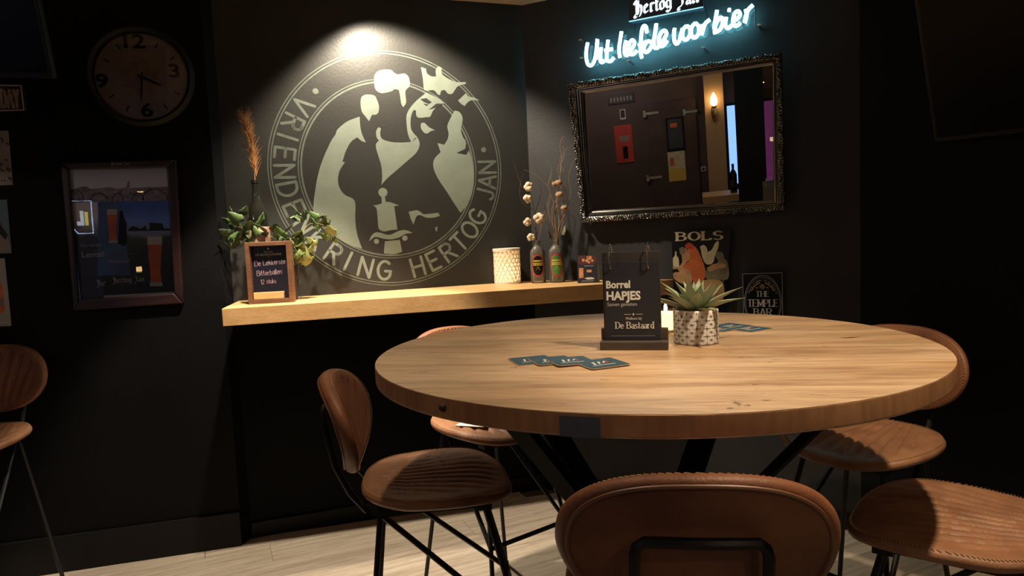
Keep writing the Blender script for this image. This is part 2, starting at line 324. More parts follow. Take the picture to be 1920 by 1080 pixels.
# ------------------------------------------------------------------ lettering
def arc(cx, cy, rx, ry, a0, a1, n=10):
    return [(cx+rx*math.cos(math.radians(a0+(a1-a0)*i/n)), cy+ry*math.sin(math.radians(a0+(a1-a0)*i/n))) for i in range(n+1)]
G = {
 'V': (.72, [[(0, 1), (.36, 0)], [(.36, 0), (.72, 1)]]),
 'R': (.66, [[(0, 0), (0, 1)], [(0, 1), (.33, 1)]+arc(.33, .76, .27, .24, 90, -90)+[(0, .52)], [(.28, .52), (.64, 0)]]),
 'I': (.0, [[(0, 0), (0, 1)]]),
 'E': (.56, [[(0, 0), (0, 1)], [(0, 1), (.55, 1)], [(0, .52), (.48, .52)], [(0, 0), (.56, 0)]]),
 'N': (.66, [[(0, 0), (0, 1)], [(0, 1), (.66, 0)], [(.66, 0), (.66, 1)]]),
 'D': (.68, [[(0, 0), (0, 1)], [(0, 1), (.2, 1)]+arc(.24, .5, .44, .5, 90, -90, 14)+[(0, 0)]]),
 'K': (.62, [[(0, 0), (0, 1)], [(.6, 1), (0, .42)], [(.2, .6), (.63, 0)]]),
 'G': (.72, [arc(.38, .5, .38, .5, 50, 330, 18)+[(.72, .46)], [(.42, .46), (.74, .46)]]),
 'H': (.66, [[(0, 0), (0, 1)], [(.66, 0), (.66, 1)], [(0, .52), (.66, .52)]]),
 'T': (.64, [[(.32, 0), (.32, 1)], [(0, 1), (.64, 1)]]),
 'O': (.76, [arc(.38, .5, .38, .5, 90, 450, 24)]),
 'J': (.42, [[(.42, 1), (.42, .22)]+arc(.2, .22, .22, .22, 0, -160, 8)]),
 'A': (.72, [[(0, 0), (.36, 1)], [(.36, 1), (.72, 0)], [(.13, .34), (.59, .34)]]),
 'M': (.82, [[(0, 0), (0, 1)], [(0, 1), (.41, .1)], [(.41, .1), (.82, 1)], [(.82, 1), (.82, 0)]]),
 'P': (.6, [[(0, 0), (0, 1)], [(0, 1), (.3, 1)]+arc(.32, .73, .28, .27, 90, -90)+[(0, .46)]]),
 'L': (.54, [[(0, 1), (0, 0)], [(0, 0), (.54, 0), (.54, .2)]]),
 'B': (.62, [[(0, 0), (0, 1)], [(0, 1), (.3, 1)]+arc(.3, .77, .25, .23, 90, -90)+[(0, .54)], [(.3, .54)]+arc(.32, .27, .3, .27, 90, -90)+[(0, 0)]]),
 'S': (.56, [arc(.28, .74, .26, .26, 30, 250, 12)+arc(.28, .26, .28, .26, 80, -150, 12)]),
 'e': (.44, [[(.02, .34), (.43, .34)]+arc(.23, .32, .21, .32, 10, 320, 16)]),
 'a': (.42, [arc(.2, .44, .19, .2, 150, 0, 8)+[(.4, .0)], arc(.19, .18, .18, .18, 60, 330, 12)]),
 's': (.36, [arc(.18, .48, .16, .16, 30, 250, 10)+arc(.18, .16, .17, .16, 80, -150, 10)]),
 't': (.3, [[(.13, .92), (.13, .1), (.22, 0), (.32, .04)], [(0, .62), (.3, .62)]]),
 'r': (.32, [[(0, .62), (0, 0)], [(0, .42), (.14, .6), (.32, .6)]]),
 'd': (.46, [[(.44, 1), (.44, 0)], arc(.23, .31, .22, .31, 60, 310, 16)]),
 'o': (.46, [arc(.23, .31, .23, .31, 90, 450, 18)]),
 'g': (.44, [arc(.22, .33, .21, .29, 60, 330, 16), [(.43, .62), (.43, -.12)]+arc(.22, -.12, .21, .17, 0, -170, 8)]),
 'n': (.44, [[(0, .62), (0, 0)], [(0, .42)]+arc(.23, .4, .2, .22, 150, 0, 8)+[(.43, 0)]]),
 'k': (.4, [[(0, 1), (0, 0)], [(.36, .6), (.0, .26)], [(.1, .36), (.4, 0)]]),
 'i': (.0, [[(0, .6), (0, 0)], [(0, .8), (.0, .84)]]),
 'b': (.45, [[(0, 1), (0, 0)], arc(.22, .31, .22, .31, 130, -130, 16)]),
 'l': (.04, [[(0, 1), (0, .06), (.08, 0)]]),
 'u': (.42, [[(0, .62), (0, .2)]+arc(.2, .2, .2, .2, 180, 360, 8)+[(.42, .62)], [(.42, .62), (.42, 0)]]),
 '1': (.2, [[(0, .8), (.18, 1), (.18, 0)]]),
 '2': (.5, [arc(.24, .74, .24, .25, 160, -40, 10)+[(0, 0), (.52, 0)]]),
 '9': (.5, [arc(.25, .7, .25, .3, 0, 360, 18)+[(.5, .5), (.3, 0)]]),
 ' ': (.3, []),
}
# angular black letter skeletons
BL = {
 'H': (.72, [[(.12, 1), (.0, .85), (.08, .75)], [(.2, 1), (.2, .1), (.05, -.05)], [(.2, .95), (.1, .9)], [(.2, .52), (.42, .64), (.6, .52), (.6, .12), (.46, -.16)], [(.2, .08), (.32, 0)], [(.05, -.05), (-.02, -.12), (.06, -.22), (.18, -.2)], [(.34, .95), (.34, .1)]]),
 'e': (.36, [[(.0, .52), (.0, .1), (.12, 0), (.3, .1)], [(0, .5), (.14, .62), (.28, .48), (.04, .3)]]),
 'r': (.32, [[(.06, .62), (.06, .04), (.16, 0)], [(.06, .5), (.2, .62), (.3, .54)]]),
 't': (.26, [[(.08, .85), (.08, .08), (.2, 0)], [(-.04, .6), (.22, .6)]]),
 'o': (.4, [[(0, .5), (0, .12), (.14, 0), (.32, .12), (.32, .5), (.16, .62), (0, .5)]]),
 'g': (.4, [[(0, .5), (0, .16), (.12, .04), (.32, .16)], [(0, .5), (.14, .62), (.32, .52)], [(.32, .62), (.32, -.1), (.16, -.26), (-.02, -.16)]]),
 'J': (.52, [[(.0, .86), (.12, 1), (.3, .9), (.46, 1)], [(.34, .95), (.34, .1), (.16, -.08), (0, -.12), (-.04, -.26), (.1, -.3)], [(.1, .6), (.34, .66)]]),
 'a': (.38, [[(.02, .55), (.16, .62), (.28, .5), (.28, .08), (.38, 0)], [(.28, .32), (.04, .24), (.02, .08), (.12, 0), (.28, .1)]]),
 'n': (.44, [[(.04, .62), (.04, .06), (.12, 0)], [(.04, .5), (.2, .62), (.33, .5), (.33, .08), (.42, 0)]]),
 ' ': (.3, []),
}
_lay = [0]
def layer_y(y0):
    """overlapping strokes of one print lie a few hundredths of a millimetre apart"""
    _lay[0] = (_lay[0]+1) % 7; return y0 - _lay[0]*.00006
def nib(mb, a, b, nx, nz, y0, y1):
    """hull of a nib vector dragged from a to b"""
    q = [(a[0]-nx, a[1]-nz), (b[0]-nx, b[1]-nz), (b[0]+nx, b[1]+nz), (a[0]+nx, a[1]+nz)]
    mb.prism(q, layer_y(y0), y1)
def stroke(mb, pts, wdt, y0, y1, caps=True):
    h = wdt/2
    for a, b in zip(pts[:-1], pts[1:]):
        dx, dz = b[0]-a[0], b[1]-a[1]; l = math.hypot(dx, dz)
        if l < 1e-9: continue
        nx, nz = -dz/l*h, dx/l*h; nib(mb, a, b, nx, nz, y0, y1)
    if caps:
        for p in pts: mb.prism([(p[0]+h*math.cos(2*PI*k/8), p[1]+h*math.sin(2*PI*k/8)) for k in range(8)], layer_y(y0), y1)
def write(mb, text, x, z, size, y0, y1, style='mono', wt=.14, gap=.2, xs=1.0, align='l', slope=0, font=None, jit=0):
    """lay skeleton letters along local x; style mono / serif / black"""
    font = font or (BL if style == 'black' else G)
    tot = sum(font[c][0]+gap for c in text) - gap
    cx = {'l': 0, 'c': -tot/2, 'r': -tot}[align]
    for c in text:
        wd, strokes = font[c]
        j = random.uniform(-jit, jit)
        T = lambda p: (x+(cx+p[0])*size*xs, z+(p[1]+j)*size+slope*(cx+p[0])*size*xs)
        for s_ in strokes:
            pts = [T(p) for p in s_]
            if style == 'mono': stroke(mb, pts, wt*size, y0, y1)
            elif style == 'black':
                a = math.radians(38); nx, nz = math.cos(a)*wt*size/2, math.sin(a)*wt*size/2
                for p, q in zip(pts[:-1], pts[1:]):
                    nib(mb, p, q, nx, nz, y0, y1); stroke(mb, [p, q], wt*size*.3, y0, y1, False)
            else:
                nx = wt*size*.6
                for p, q in zip(pts[:-1], pts[1:]):
                    nib(mb, p, q, nx, 0, y0, y1); stroke(mb, [p, q], wt*size*.38, y0, y1, False)
                for e_, o_ in ((0, 1), (-1, -2)):
                    p, q = s_[e_], s_[o_]
                    if abs(p[0]-q[0]) < .55*abs(p[1]-q[1]) and (abs(p[1]) < .05 or abs(p[1]-1) < .05 or abs(p[1]-.62) < .03):
                        P_ = T(p); h = size*wt*.22; dz = h if p[1] < .05 else -h
                        mb.prism([(P_[0]-nx-size*.09, P_[1]-h), (P_[0]+nx+size*.09, P_[1]-h), (P_[0]+nx+size*.09, P_[1]+h), (P_[0]-nx-size*.09, P_[1]+h)], layer_y(y0), y1)
        cx += wd+gap
    return mb
def sans(text, size, x, z, y, material, parent, align='CENTER', bold=0, name='lettering', sx=1, thick=.0004):
    c = bpy.data.curves.new('t', 'FONT'); c.body = text; c.size = size; c.align_x = align; c.offset = bold; c.extrude = thick; c.resolution_u = 3
    t = bpy.data.objects.new('t', c); COL.objects.link(t)
    dg = bpy.context.evaluated_depsgraph_get(); me = bpy.data.meshes.new_from_object(t.evaluated_get(dg))
    me.transform(Matrix(((sx, 0, 0, x), (0, 0, -1, y), (0, 1, 0, z), (0, 0, 0, 1))))
    bpy.data.objects.remove(t); me.materials.clear(); me.materials.append(material)
    o = bpy.data.objects.new(name, me); COL.objects.link(o); o.parent = parent; return o

# ------------------------------------------------------------------ room shell
LEFTFAR = LEFTC - P_LEFT.u*2.85
UB = Vector((.777, -.63, 0)).normalized(); NB = Vector((.63, .777, 0)).normalized()
def backp(u, z, off=-2.55): return UB*u + NB*off + Vector((0, 0, z))
BK0 = Vector((LEFTFAR.x, (-2.55-.63*LEFTFAR.x)/.777, 0)); BK1 = backp(1.0, 0)
RT1 = C3 + P_TV.u*3.0
def wallslab(name, a, b, material, thick=.1, z0=-.12, z1=ZC+.12):
    a = Vector((a.x, a.y, 0)); b = Vector((b.x, b.y, 0)); u = (b-a).normalized(); n = Vector((u.y, -u.x, 0)) * -1
    mb = MB(); q = [a, b, b+n*thick, a+n*thick]
    mb.add([(p.x, p.y, z0) for p in q]+[(p.x, p.y, z1) for p in q], [(0, 1, 2, 3), (4, 5, 6, 7), (0, 1, 5, 4), (1, 2, 6, 5), (2, 3, 7, 6), (3, 0, 4, 7)])
    return struct(mb.build(name, material))
MURL = Vector((-1.266, 3.532-1.266*math.tan(A_MUR), 0))
# left wall stands a little proud of the mural wall; its end makes the jamb
lw = MB(); q = [LEFTFAR, LEFTC, MURL, MURL + P_MUR.n*-.1, LEFTFAR + P_LEFT.n*-.1]
lw.prism([(p.x, p.y) for p in q], -.12, ZC+.12, 'z'); struct(lw.build('wall_left', M['wall']))
wallslab('wall_back', MURL, CORNER, M['mural_wall'], .1, ZS-.04); wallslab('wall_back_lower', MURL, CORNER, M['shelf_shade'], .1, -.12, ZS-.04)
wallslab('wall_corner', CORNER, C3, M['mirror_wall'])
wallslab('wall_right', C3, RT1, M['wall'])
wallslab('wall_far_right', RT1, Vector((RT1.x, -2.9, 0)), M['wall'])
wallslab('wall_front', Vector((RT1.x, BK1.y, 0)), BK1, M['wall'])
wallslab('wall_far_left', BK0, LEFTFAR, M['wall'])
M['rear'] = mat('dark_brown_wall_paint', (.085, .055, .045), .6, var=.25, vscale=4)
# rear wall with a window opening (seen in the mirror)
WU0, WU1, WZ0, WZ1 = -.86, -.22, .70, 1.70
def rearbox(name, u0, u1, z0, z1, o0, o1, material, parent=None, mk=True):
    mb = MB(); vs = [backp(u, z, -2.55+o) for u in (u0, u1) for o in (o0, o1) for z in (z0, z1)]
    mb.add(vs, [(0, 1, 3, 2), (4, 6, 7, 5), (0, 4, 5, 1), (2, 3, 7, 6), (0, 2, 6, 4), (1, 5, 7, 3)])
    return mb.build(name, material, parent) if mk else mb
uL = (BK0 - NB*-2.55).dot(UB)
rw = MB()
for (u0, u1, z0, z1) in ((uL-.1, WU0, 0, ZC+.12), (WU1, 1.1, 0, ZC+.12), (WU0, WU1, 0, WZ0), (WU0, WU1, WZ1, ZC+.12)):
    t = rearbox('x', u0, u1, z0, z1, -.1, 0, None, None, False); rw.add(t.v, t.f)
struct(rw.build('wall_rear', M['rear']))
poly = [(p.x, p.y) for p in (LEFTFAR, LEFTC, MURL, CORNER, C3, RT1, Vector((RT1.x, BK1.y, 0)), BK1, BK0)]
M['subfloor'] = mat('dark_subfloor', (.10, .08, .06), .8, var=.3)
fl = struct(MB().prism(poly, -.12, -.012, 'z').build('floor', M['subfloor']))
struct(MB().prism(poly, ZC, ZC+.1, 'z').build('ceiling', M['ceiling']))
# laminate planks: separate boards lying on the floor body
FA = math.atan2(.107, .243); PW, PL = .19, 1.25
pm = MB().box(0, PL-.0008, 0, PW-.0008, -.012, 0); 
def inside(x, y):
    c = False; j = len(poly)-1
    for i in range(len(poly)):
        (xi, yi), (xj, yj) = poly[i], poly[j]
        if (yi > y) != (yj > y) and x < (xj-xi)*(y-yi)/(yj-yi)+xi: c = not c
        j = i
    return c
plank = bevel(pm.build('floor_plank', M['plank'], fl), .0006, 1)
import bmesh
ca, sa = math.cos(FA), math.sin(FA); first = True; rest = MB()
def clip(pts):
    """clip a convex quad by the convex part of the room near the walls in view"""
    out = pts
    for pl in (P_LEFT, P_MUR, P_MIR, P_TV):
        if not out: return out
        p0 = Vector((pl.p0.x, pl.p0.y)); n = Vector((pl.n.x, pl.n.y)); res = []
        if pl is P_LEFT: p0 = Vector((MURL.x, MURL.y)); 
        for i in range(len(out)):
            a, b = Vector(out[i]), Vector(out[(i+1) % len(out)]); da, db = (a-p0).dot(n), (b-p0).dot(n)
            if da >= 0: res.append(tuple(a))
            if (da > 0) != (db > 0) and abs(da-db) > 1e-9: res.append(tuple(a+(b-a)*(da/(da-db))))
        out = res
    return out
for j in range(-16, 26):
    off = random.uniform(0, PL)
    for i in range(-5, 6):
        x0, y0 = i*PL+off, j*PW
        c = [(x0, y0), (x0+PL-.0025, y0), (x0+PL-.0025, y0+PW-.0025), (x0, y0+PW-.0025)]
        Wc = [(x*ca-y*sa-.5, x*sa+y*ca+.4) for x, y in c]
        ins = [inside(*p) for p in Wc]
        if not any(ins): continue
        if all(ins):
            if first: o = plank; first = False
            else: o = plank.copy(); COL.objects.link(o)
            o.parent = fl; o.location = (Wc[0][0], Wc[0][1], random.uniform(-.0004, 0)); o.rotation_euler = (0, 0, FA)
        else:
            q = clip(Wc)
            if len(q) < 3 or min(p[1] for p in q) < .2: continue
            p0 = Wc[0]; loc = [((x-p0[0])*ca+(y-p0[1])*sa, -(x-p0[0])*sa+(y-p0[1])*ca) for x, y in q]
            o = MB().prism(loc, -.012, 0, 'z').build('floor_plank', M['plank'], fl); o.location = (p0[0], p0[1], 0); o.rotation_euler = (0, 0, FA)
# skirting boards
def skirt(name, a, b, h=.075):
    a = Vector((a.x, a.y, 0)); b = Vector((b.x, b.y, 0)); u = (b-a).normalized(); n = Vector((u.y, -u.x, 0)); mb = MB()
    q = [a, b, b+n*.014, a+n*.014]
    mb.add([(p.x, p.y, 0) for p in q]+[(p.x, p.y, h) for p in q], [(0, 1, 2, 3), (4, 5, 6, 7), (0, 1, 5, 4), (1, 2, 6, 5), (2, 3, 7, 6), (3, 0, 4, 7)])
    return bevel(struct(mb.build(name, M['skirting'])), .003)
skirt('baseboard_left', LEFTFAR, LEFTC, .16); skirt('baseboard_back', MURL, CORNER); skirt('baseboard_corner', CORNER, C3); skirt('baseboard_right', C3, RT1)

def smooth(pts, k=4, lim=62):
    n = len(pts); P_ = [Vector(p) for p in pts]; out = []
    def corner(i):
        a, b, c = P_[i-1], P_[i], P_[(i+1) % n]; u, v = b-a, c-b
        return u.length < 1e-9 or v.length < 1e-9 or math.degrees(u.angle(v, 0)) > lim
    cn = [corner(i) for i in range(n)]
    for i in range(n):
        p1, p2 = P_[i], P_[(i+1) % n]; p0 = p1*2-p2 if cn[i] else P_[i-1]; p3 = p2*2-p1 if cn[(i+1) % n] else P_[(i+2) % n]
        if cn[i]: p0 = p1
        if cn[(i+1) % n]: p3 = p2
        for j in range(k):
            t_ = j/k; q = .5*((2*p1)+(p2-p0)*t_+(2*p0-5*p1+4*p2-p3)*t_*t_+(3*p1-p0-3*p2+p3)*t_**3); out.append((q.x, q.y))
    return out
# ------------------------------------------------------------------ mural
o = Vector((-.56, 3.532-.56*math.tan(A_MUR), 1.696)); MR = .563
mural = thing('mural', 'large round pale green mural of two figures on the black wall above the shelf', 'mural', P_MUR.frame(o))
L0 = P_MUR.local(o); L = lambda X, Y: L0(480+X*.46287, 60+Y*.46287)
Y0, Y1 = -.0006, .0004
rg = MB()
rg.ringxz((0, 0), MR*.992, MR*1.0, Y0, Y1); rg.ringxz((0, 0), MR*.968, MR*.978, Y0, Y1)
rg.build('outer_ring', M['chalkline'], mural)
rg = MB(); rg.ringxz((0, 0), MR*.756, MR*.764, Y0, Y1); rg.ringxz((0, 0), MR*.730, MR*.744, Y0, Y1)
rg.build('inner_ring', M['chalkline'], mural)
shapes = {
 'man_body': [(235,740),(240,640),(262,540),(300,450),(322,415),(330,395),(370,362),(420,343),(422,380),(430,415),(445,447),(428,442),(410,427),(385,445),(365,480),(350,525),(360,528),(340,560),(332,595),(338,630),(360,660),(400,685),(402,760),(410,820),(430,878),(380,862),(330,835),(280,795)],
 'man_head': [(425,270),(435,257),(455,253),(480,258),(490,275),(498,300),(496,325),(485,335),(470,335),(458,362),(445,345),(430,325),(424,300)],
 'foam': [(478,195),(480,175),(495,158),(520,152),(545,153),(560,165),(575,172),(600,168),(615,178),(622,195),(622,220),(605,240),(608,285),(596,305),(588,290),(583,255),(578,235),(560,232),(550,240),(510,248),(488,238),(480,220)],
 'shirt_front': [(485,460),(498,440),(488,425),(487,400),(497,385),(507,392),(503,410),(512,434),(560,447),(628,445),(640,430),(655,428),(663,455),(650,488),(610,525),(570,560),(535,590),(507,620),(511,590),(508,545),(498,510)],
 'face': [(612,330),(640,288),(690,245),(700,250),(740,270),(762,290),(735,303),(718,318),(705,343),(690,345),(662,348),(650,340),(648,318),(638,316),(630,335),(626,362),(630,398),(655,428),(640,440),(628,445),(616,415),(610,370)],
 'crown': [(668,142),(688,148),(693,168),(712,180),(730,180),(728,155),(738,138),(752,145),(755,172),(790,195),(815,203),(850,203),(850,210),(820,218),(806,235),(795,250),(778,250),(765,236),(750,238),(745,256),(735,252),(720,236),(690,238),(680,230),(676,190)],
 'feather': [(818,278),(850,248),(862,262),(885,266),(905,278),(868,278),(845,300),(832,292)],
 'mouth': [(668,370),(682,368),(700,385),(725,398),(708,402),(692,412),(678,405),(668,388)],
 'right_body': [(805,318),(825,325),(836,345),(836,365),(830,395),(838,425),(850,445),(845,478),(826,486),(812,490),(852,498),(862,480),(872,510),(882,570),(880,630),(862,690),(828,733),(800,690),(768,640),(735,590),(718,545),(724,512),(748,487),(742,470),(735,450),(762,457),(776,435),(780,410),(775,380),(790,345),(798,330)],
 'tap_handle': [(508,668),(522,668),(525,688),(545,690),(580,703),(560,706),(566,750),(573,800),(545,803),(520,808),(500,800),(495,785),(492,745),(488,716),(475,702),(492,700),(510,694)],
 'tap_base': [(458,848),(466,828),(480,814),(500,812),(540,822),(580,805),(610,803),(635,815),(605,818),(580,832),(550,840),(520,838),(485,830),(470,838)],
 'pedestal': [(522,848),(582,842),(592,890),(560,900),(518,897)],
 'hand': [(618,728),(650,722),(662,726),(680,738),(705,736),(738,732),(745,745),(720,752),(690,752),(665,742),(650,748),(638,780),(628,760)],
 'drop': [(728,790),(735,788),(733,810),(726,800)],
}
for nme, pts in shapes.items():
    MB().prism(smooth([L(*p) for p in pts]), Y0-.0001, Y1).build(nme, M['chalk'], mural)
dk = MB()
for pts in ([(665,272),(690,268),(712,285),(700,292),(680,284)], [(676,290),(700,294),(690,300)], [(812,490),(846,474),(852,497)], [(700,315),(730,290),(762,290),(735,305)]):
    MB().prism([L(*p) for p in pts], Y0-.0004, Y1).build('eye_line', M['muraldark'], mural)
bl = MB()
for (X, Y, r) in ((514, 650, 18), (488, 848, 10), (603, 835, 11)):
    c = L(X, Y); MB().prism([(c[0]+r*.00122*math.cos(2*PI*k/20), c[1]+r*.00122*math.sin(2*PI*k/20)) for k in range(20)], Y0-.0001, Y1).build('round_knob', M['chalk'], mural)
for (X, Y) in ((241, 240), (922, 477)):
    c = L(X, Y); MB().prism([(c[0]+.0135*math.cos(2*PI*k/20), c[1]+.0135*math.sin(2*PI*k/20)) for k in range(20)], Y0, Y1).build('dot', M['chalkline'], mural)
for (c, X, Y) in (('V',192,300),('R',155,370),('I',135,428),('E',117,492),('N',112,565),('D',118,640),('E',150,715),('N',192,785),('K',240,850),('R',312,905),('I',372,930),('N',445,950),('G',520,960),('H',655,950),('E',718,925),('R',775,885),('T',818,845),('O',860,797),('G',893,745),('J',937,660),('A',930,605),('N',932,548)):
    p = Vector(L(X, Y)); a = math.atan2(p.y, p.x); rad = MR*.868; p = Vector((rad*math.cos(a), rad*math.sin(a)))
    upv = Vector((-math.cos(a), -math.sin(a))); rtv = Vector((upv.y, -upv.x)); sz = .088
    wd, st = G[c]; mb = MB()
    for s_ in st:
        pts = []
        for q in s_:
            d = p + rtv*((q[0]-wd/2)*sz*.95) + upv*((q[1]-.5)*sz); pts.append((d.x, d.y))
        stroke(mb, pts, .0135, Y0, Y1)
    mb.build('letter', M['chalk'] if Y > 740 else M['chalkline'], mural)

# ------------------------------------------------------------------ oak shelf
q = [(-1.172, 2.738), (.775, 3.240), (.115, 3.572), (-1.247, 3.096), ]
q = [(-1.172, 2.738), (.772, 3.2395), (.1145, 3.5705), (-1.2475, 3.099)]
sh = MB().prism(q, ZS-.072, ZS, 'z').build('wall_shelf', M['shelf']); bevel(sh, .002)
tag(sh, 'thick oak shelf running along the black wall under the round mural', 'shelf')
SD = Vector((math.cos(.26), math.sin(.26), 0))   # along the shelf's front edge

# ------------------------------------------------------------------ wall clock
o = P_LEFT.hit(268, 146) 
clk = thing('wall_clock', 'round black-rimmed wall clock with a pale pinkish dial high on the left wall', 'clock', P_LEFT.frame(o))
LC = P_LEFT.local(o); CR = (LC(370, 146)[0]-LC(167, 146)[0])/2
LC2 = LC
prof = [(.97, 0), (1.0, .02), (1.0, .04), (.93, .055), (.87, .045), (.86, .02), (.86, 0)]
mb = MB(); n = 72
vs = [(CR*r*math.cos(2*PI*k/n), -h, CR*r*math.sin(2*PI*k/n)) for (r, h) in prof for k in range(n)]
mb.add(vs, [(i*n+k, i*n+(k+1) % n, (i+1)*n+(k+1) % n, (i+1)*n+k) for i in range(len(prof)-1) for k in range(n)])
mb.build('rim', mat('matte_black_rim', (.008, .008, .009), .6, var=.2, spec=.25), clk, True)
M['dial'] = mat('faded_pink_dial_print', (.48, .43, .44), .6, vscale=9, col2=(.38, .29, .28))
MB().prism([(CR*.88*math.cos(2*PI*k/64), CR*.88*math.sin(2*PI*k/64)) for k in range(64)], -.012, 0).build('dial', M['dial'], clk)
M['dialmap'] = mat('faded_brown_print', (.34, .21, .17), .6, vscale=30, col2=(.46, .36, .33))
MB().prism([(CR*(.34+.05*math.sin(5*k)+.03*math.cos(9*k))*math.cos(2*PI*k/40), CR*(.34+.05*math.sin(5*k)+.03*math.cos(9*k))*math.sin(2*PI*k/40)) for k in range(40)], -.0124, -.01).build('dial_print', M['dialmap'], clk)
for ch, px, py in (('12', 250, 91), ('3', 329, 146), ('6', 278, 219), ('9', 194, 165)):
    c_ = LC(px, py); sans(ch, .078, c_[0], c_[1], -.0135, M['black'], clk, bold=.0018, name='numeral', sx=1.3)
for h in range(12):
    if h % 3 == 0: continue
    a = PI/2 - h*PI/6 + .06; c = Vector((math.cos(a), math.sin(a))); mb = MB()
    stroke(mb, [tuple(c*CR*.64), tuple(c*CR*.76)], .005, -.0135, -.012, False); mb.build('tick_mark', M['black'], clk)
cc = (0, 0)
def hand(name, ang, ln, wd):
    a = PI/2 - math.radians(ang); c = (math.cos(a), math.sin(a)); nrm = (-c[1], c[0]); mb = MB()
    mb.prism([(-c[0]*.02-nrm[0]*wd*.5, -c[1]*.02-nrm[1]*wd*.5), (c[0]*ln*.6-nrm[0]*wd*.7, c[1]*ln*.6-nrm[1]*wd*.7), (c[0]*ln, c[1]*ln), (c[0]*ln*.6+nrm[0]*wd*.7, c[1]*ln*.6+nrm[1]*wd*.7), (-c[0]*.02+nrm[0]*wd*.5, -c[1]*.02+nrm[1]*wd*.5)], -.018, -.016)
    mb.build(name, M['black'], clk)
hand('hour_hand', 116, CR*.42, .007); hand('minute_hand', 186, CR*.52, .005)
MB().prism([(.006*math.cos(2*PI*k/16), .006*math.sin(2*PI*k/16)) for k in range(16)], -.021, -.012).build('hand_hub', M['chrome'], clk)
MB().prism([(CR*.87*math.cos(2*PI*k/64), CR*.87*math.sin(2*PI*k/64)) for k in range(64)], -.036, -.034).build('glass_cover', M['pane'], clk)

# ------------------------------------------------------------------ generic flat sign helper
def sign(name, label, cat, plane, quad, thick, material, off=.0, tint=None, bev=0):
    """quad: four pixels TL TR BR BL on the plane; returns (thing, local mapping, front y)"""
    P = [plane.hit(*q) for q in quad]; o = (P[2]+P[3])/2
    pl2 = plane
    t = thing(name, label, cat, plane.frame(o)); Lc = plane.local(o)
    pts = [Lc(*q) for q in quad]
    b = MB().prism(pts, -thick, 0).build('panel', material, t)
    if bev: bevel(b, bev)
    return t, Lc, pts
def lerpq(q, u, v):
    """bilinear in a quad TL TR BR BL; u right, v down"""
    a = (q[0][0]*(1-u)+q[1][0]*u, q[0][1]*(1-u)+q[1][1]*u); b = (q[3][0]*(1-u)+q[2][0]*u, q[3][1]*(1-u)+q[2][1]*u)
    return (a[0]*(1-v)+b[0]*v, a[1]*(1-v)+b[1]*v)
def rect_border(mb, q, ins, wd, y0, y1):
    c = [lerpq(q, *uv) for uv in ((ins, ins), (1-ins, ins), (1-ins, 1-ins), (ins, 1-ins))]
    stroke(mb, c+[c[0]], wd, y0, y1)
def blob(mb, q, pts, y0, y1): mb.prism([lerpq(q, u, v) for u, v in pts], y0, y1)

# tin sign "...D DAY"
M['tin_dark'] = mat('dark_tin', (.025, .018, .018), .4, var=.3)
t, Lc, q = sign('tin_sign', 'dark tin sign with worn cream letters D DAY at the left edge beside the clock', 'sign', P_LEFT, [(-150, 155), (46, 160), (52, 208), (-144, 214)], .006, M['tin_dark'])
mb = MB(); rect_border(mb, q, .03, .004, -.0068, -.005); mb.build('border', M['greytext'], t)
M['worn'] = mat('worn_cream_print', (.34, .29, .27), .6, var=.5, vscale=60)
mb = MB(); w_ = q[1][0]-q[0][0]; hh = q[0][1]-q[3][1]
G['Y'] = (.6, [[(0, 1), (.3, .5), (.6, 1)], [(.3, .5), (.3, 0)]]); G['C'] = (.6, [arc(.34, .5, .34, .5, 50, 310, 14)]); G['F'] = (.5, [[(0, 0), (0, 1), (.5, 1)], [(0, .5), (.4, .5)]])
write(mb, 'GOOD DAY', q[1][0]-.024, q[3][1]+hh*.22, hh*.56, -.0068, -.005, 'mono', .15, .24, .36, 'r'); mb.build('lettering', M['worn'], t)

# enamel sign, white
M['enamel'] = mat('stained_white_enamel', (.26, .24, .24), .45, vscale=18, col2=(.19, .16, .155))
t, Lc, q = sign('enamel_sign', 'rusty-edged white enamel sign with blue lettering cut by the left edge of the frame', 'sign', P_LEFT, [(-130, 248), (16, 245), (25, 347), (-122, 352)], .006, M['enamel'], bev=.002)
M['bluetext'] = mat('blue_print', (.03, .05, .16), .5, var=.2)
sans('...en', .045, *Lc(9, 268), -.0068, M['black'], t, 'RIGHT'); sans('drank', .075, *Lc(10, 322), -.0068, M['bluetext'], t, 'RIGHT', bold=.001)
sans('........', .05, *Lc(14, 340), -.0068, M['black'], t, 'RIGHT')
M['rust'] = mat('rust_stain', (.12, .055, .03), .8, var=.4, vscale=50)
mb = MB()
for (px, py, r) in ((17, 318, .010), (20, 335, .008), (13, 300, .005), (16, 270, .006)):
    c = Lc(px, py); MB().prism([(c[0]+r*(1+.3*math.sin(3*k))*math.cos(2*PI*k/12), c[1]+r*(1+.3*math.cos(5*k))*math.sin(2*PI*k/12)) for k in range(12)], -.0066, -.005).build('rust_spot', M['rust'], t)
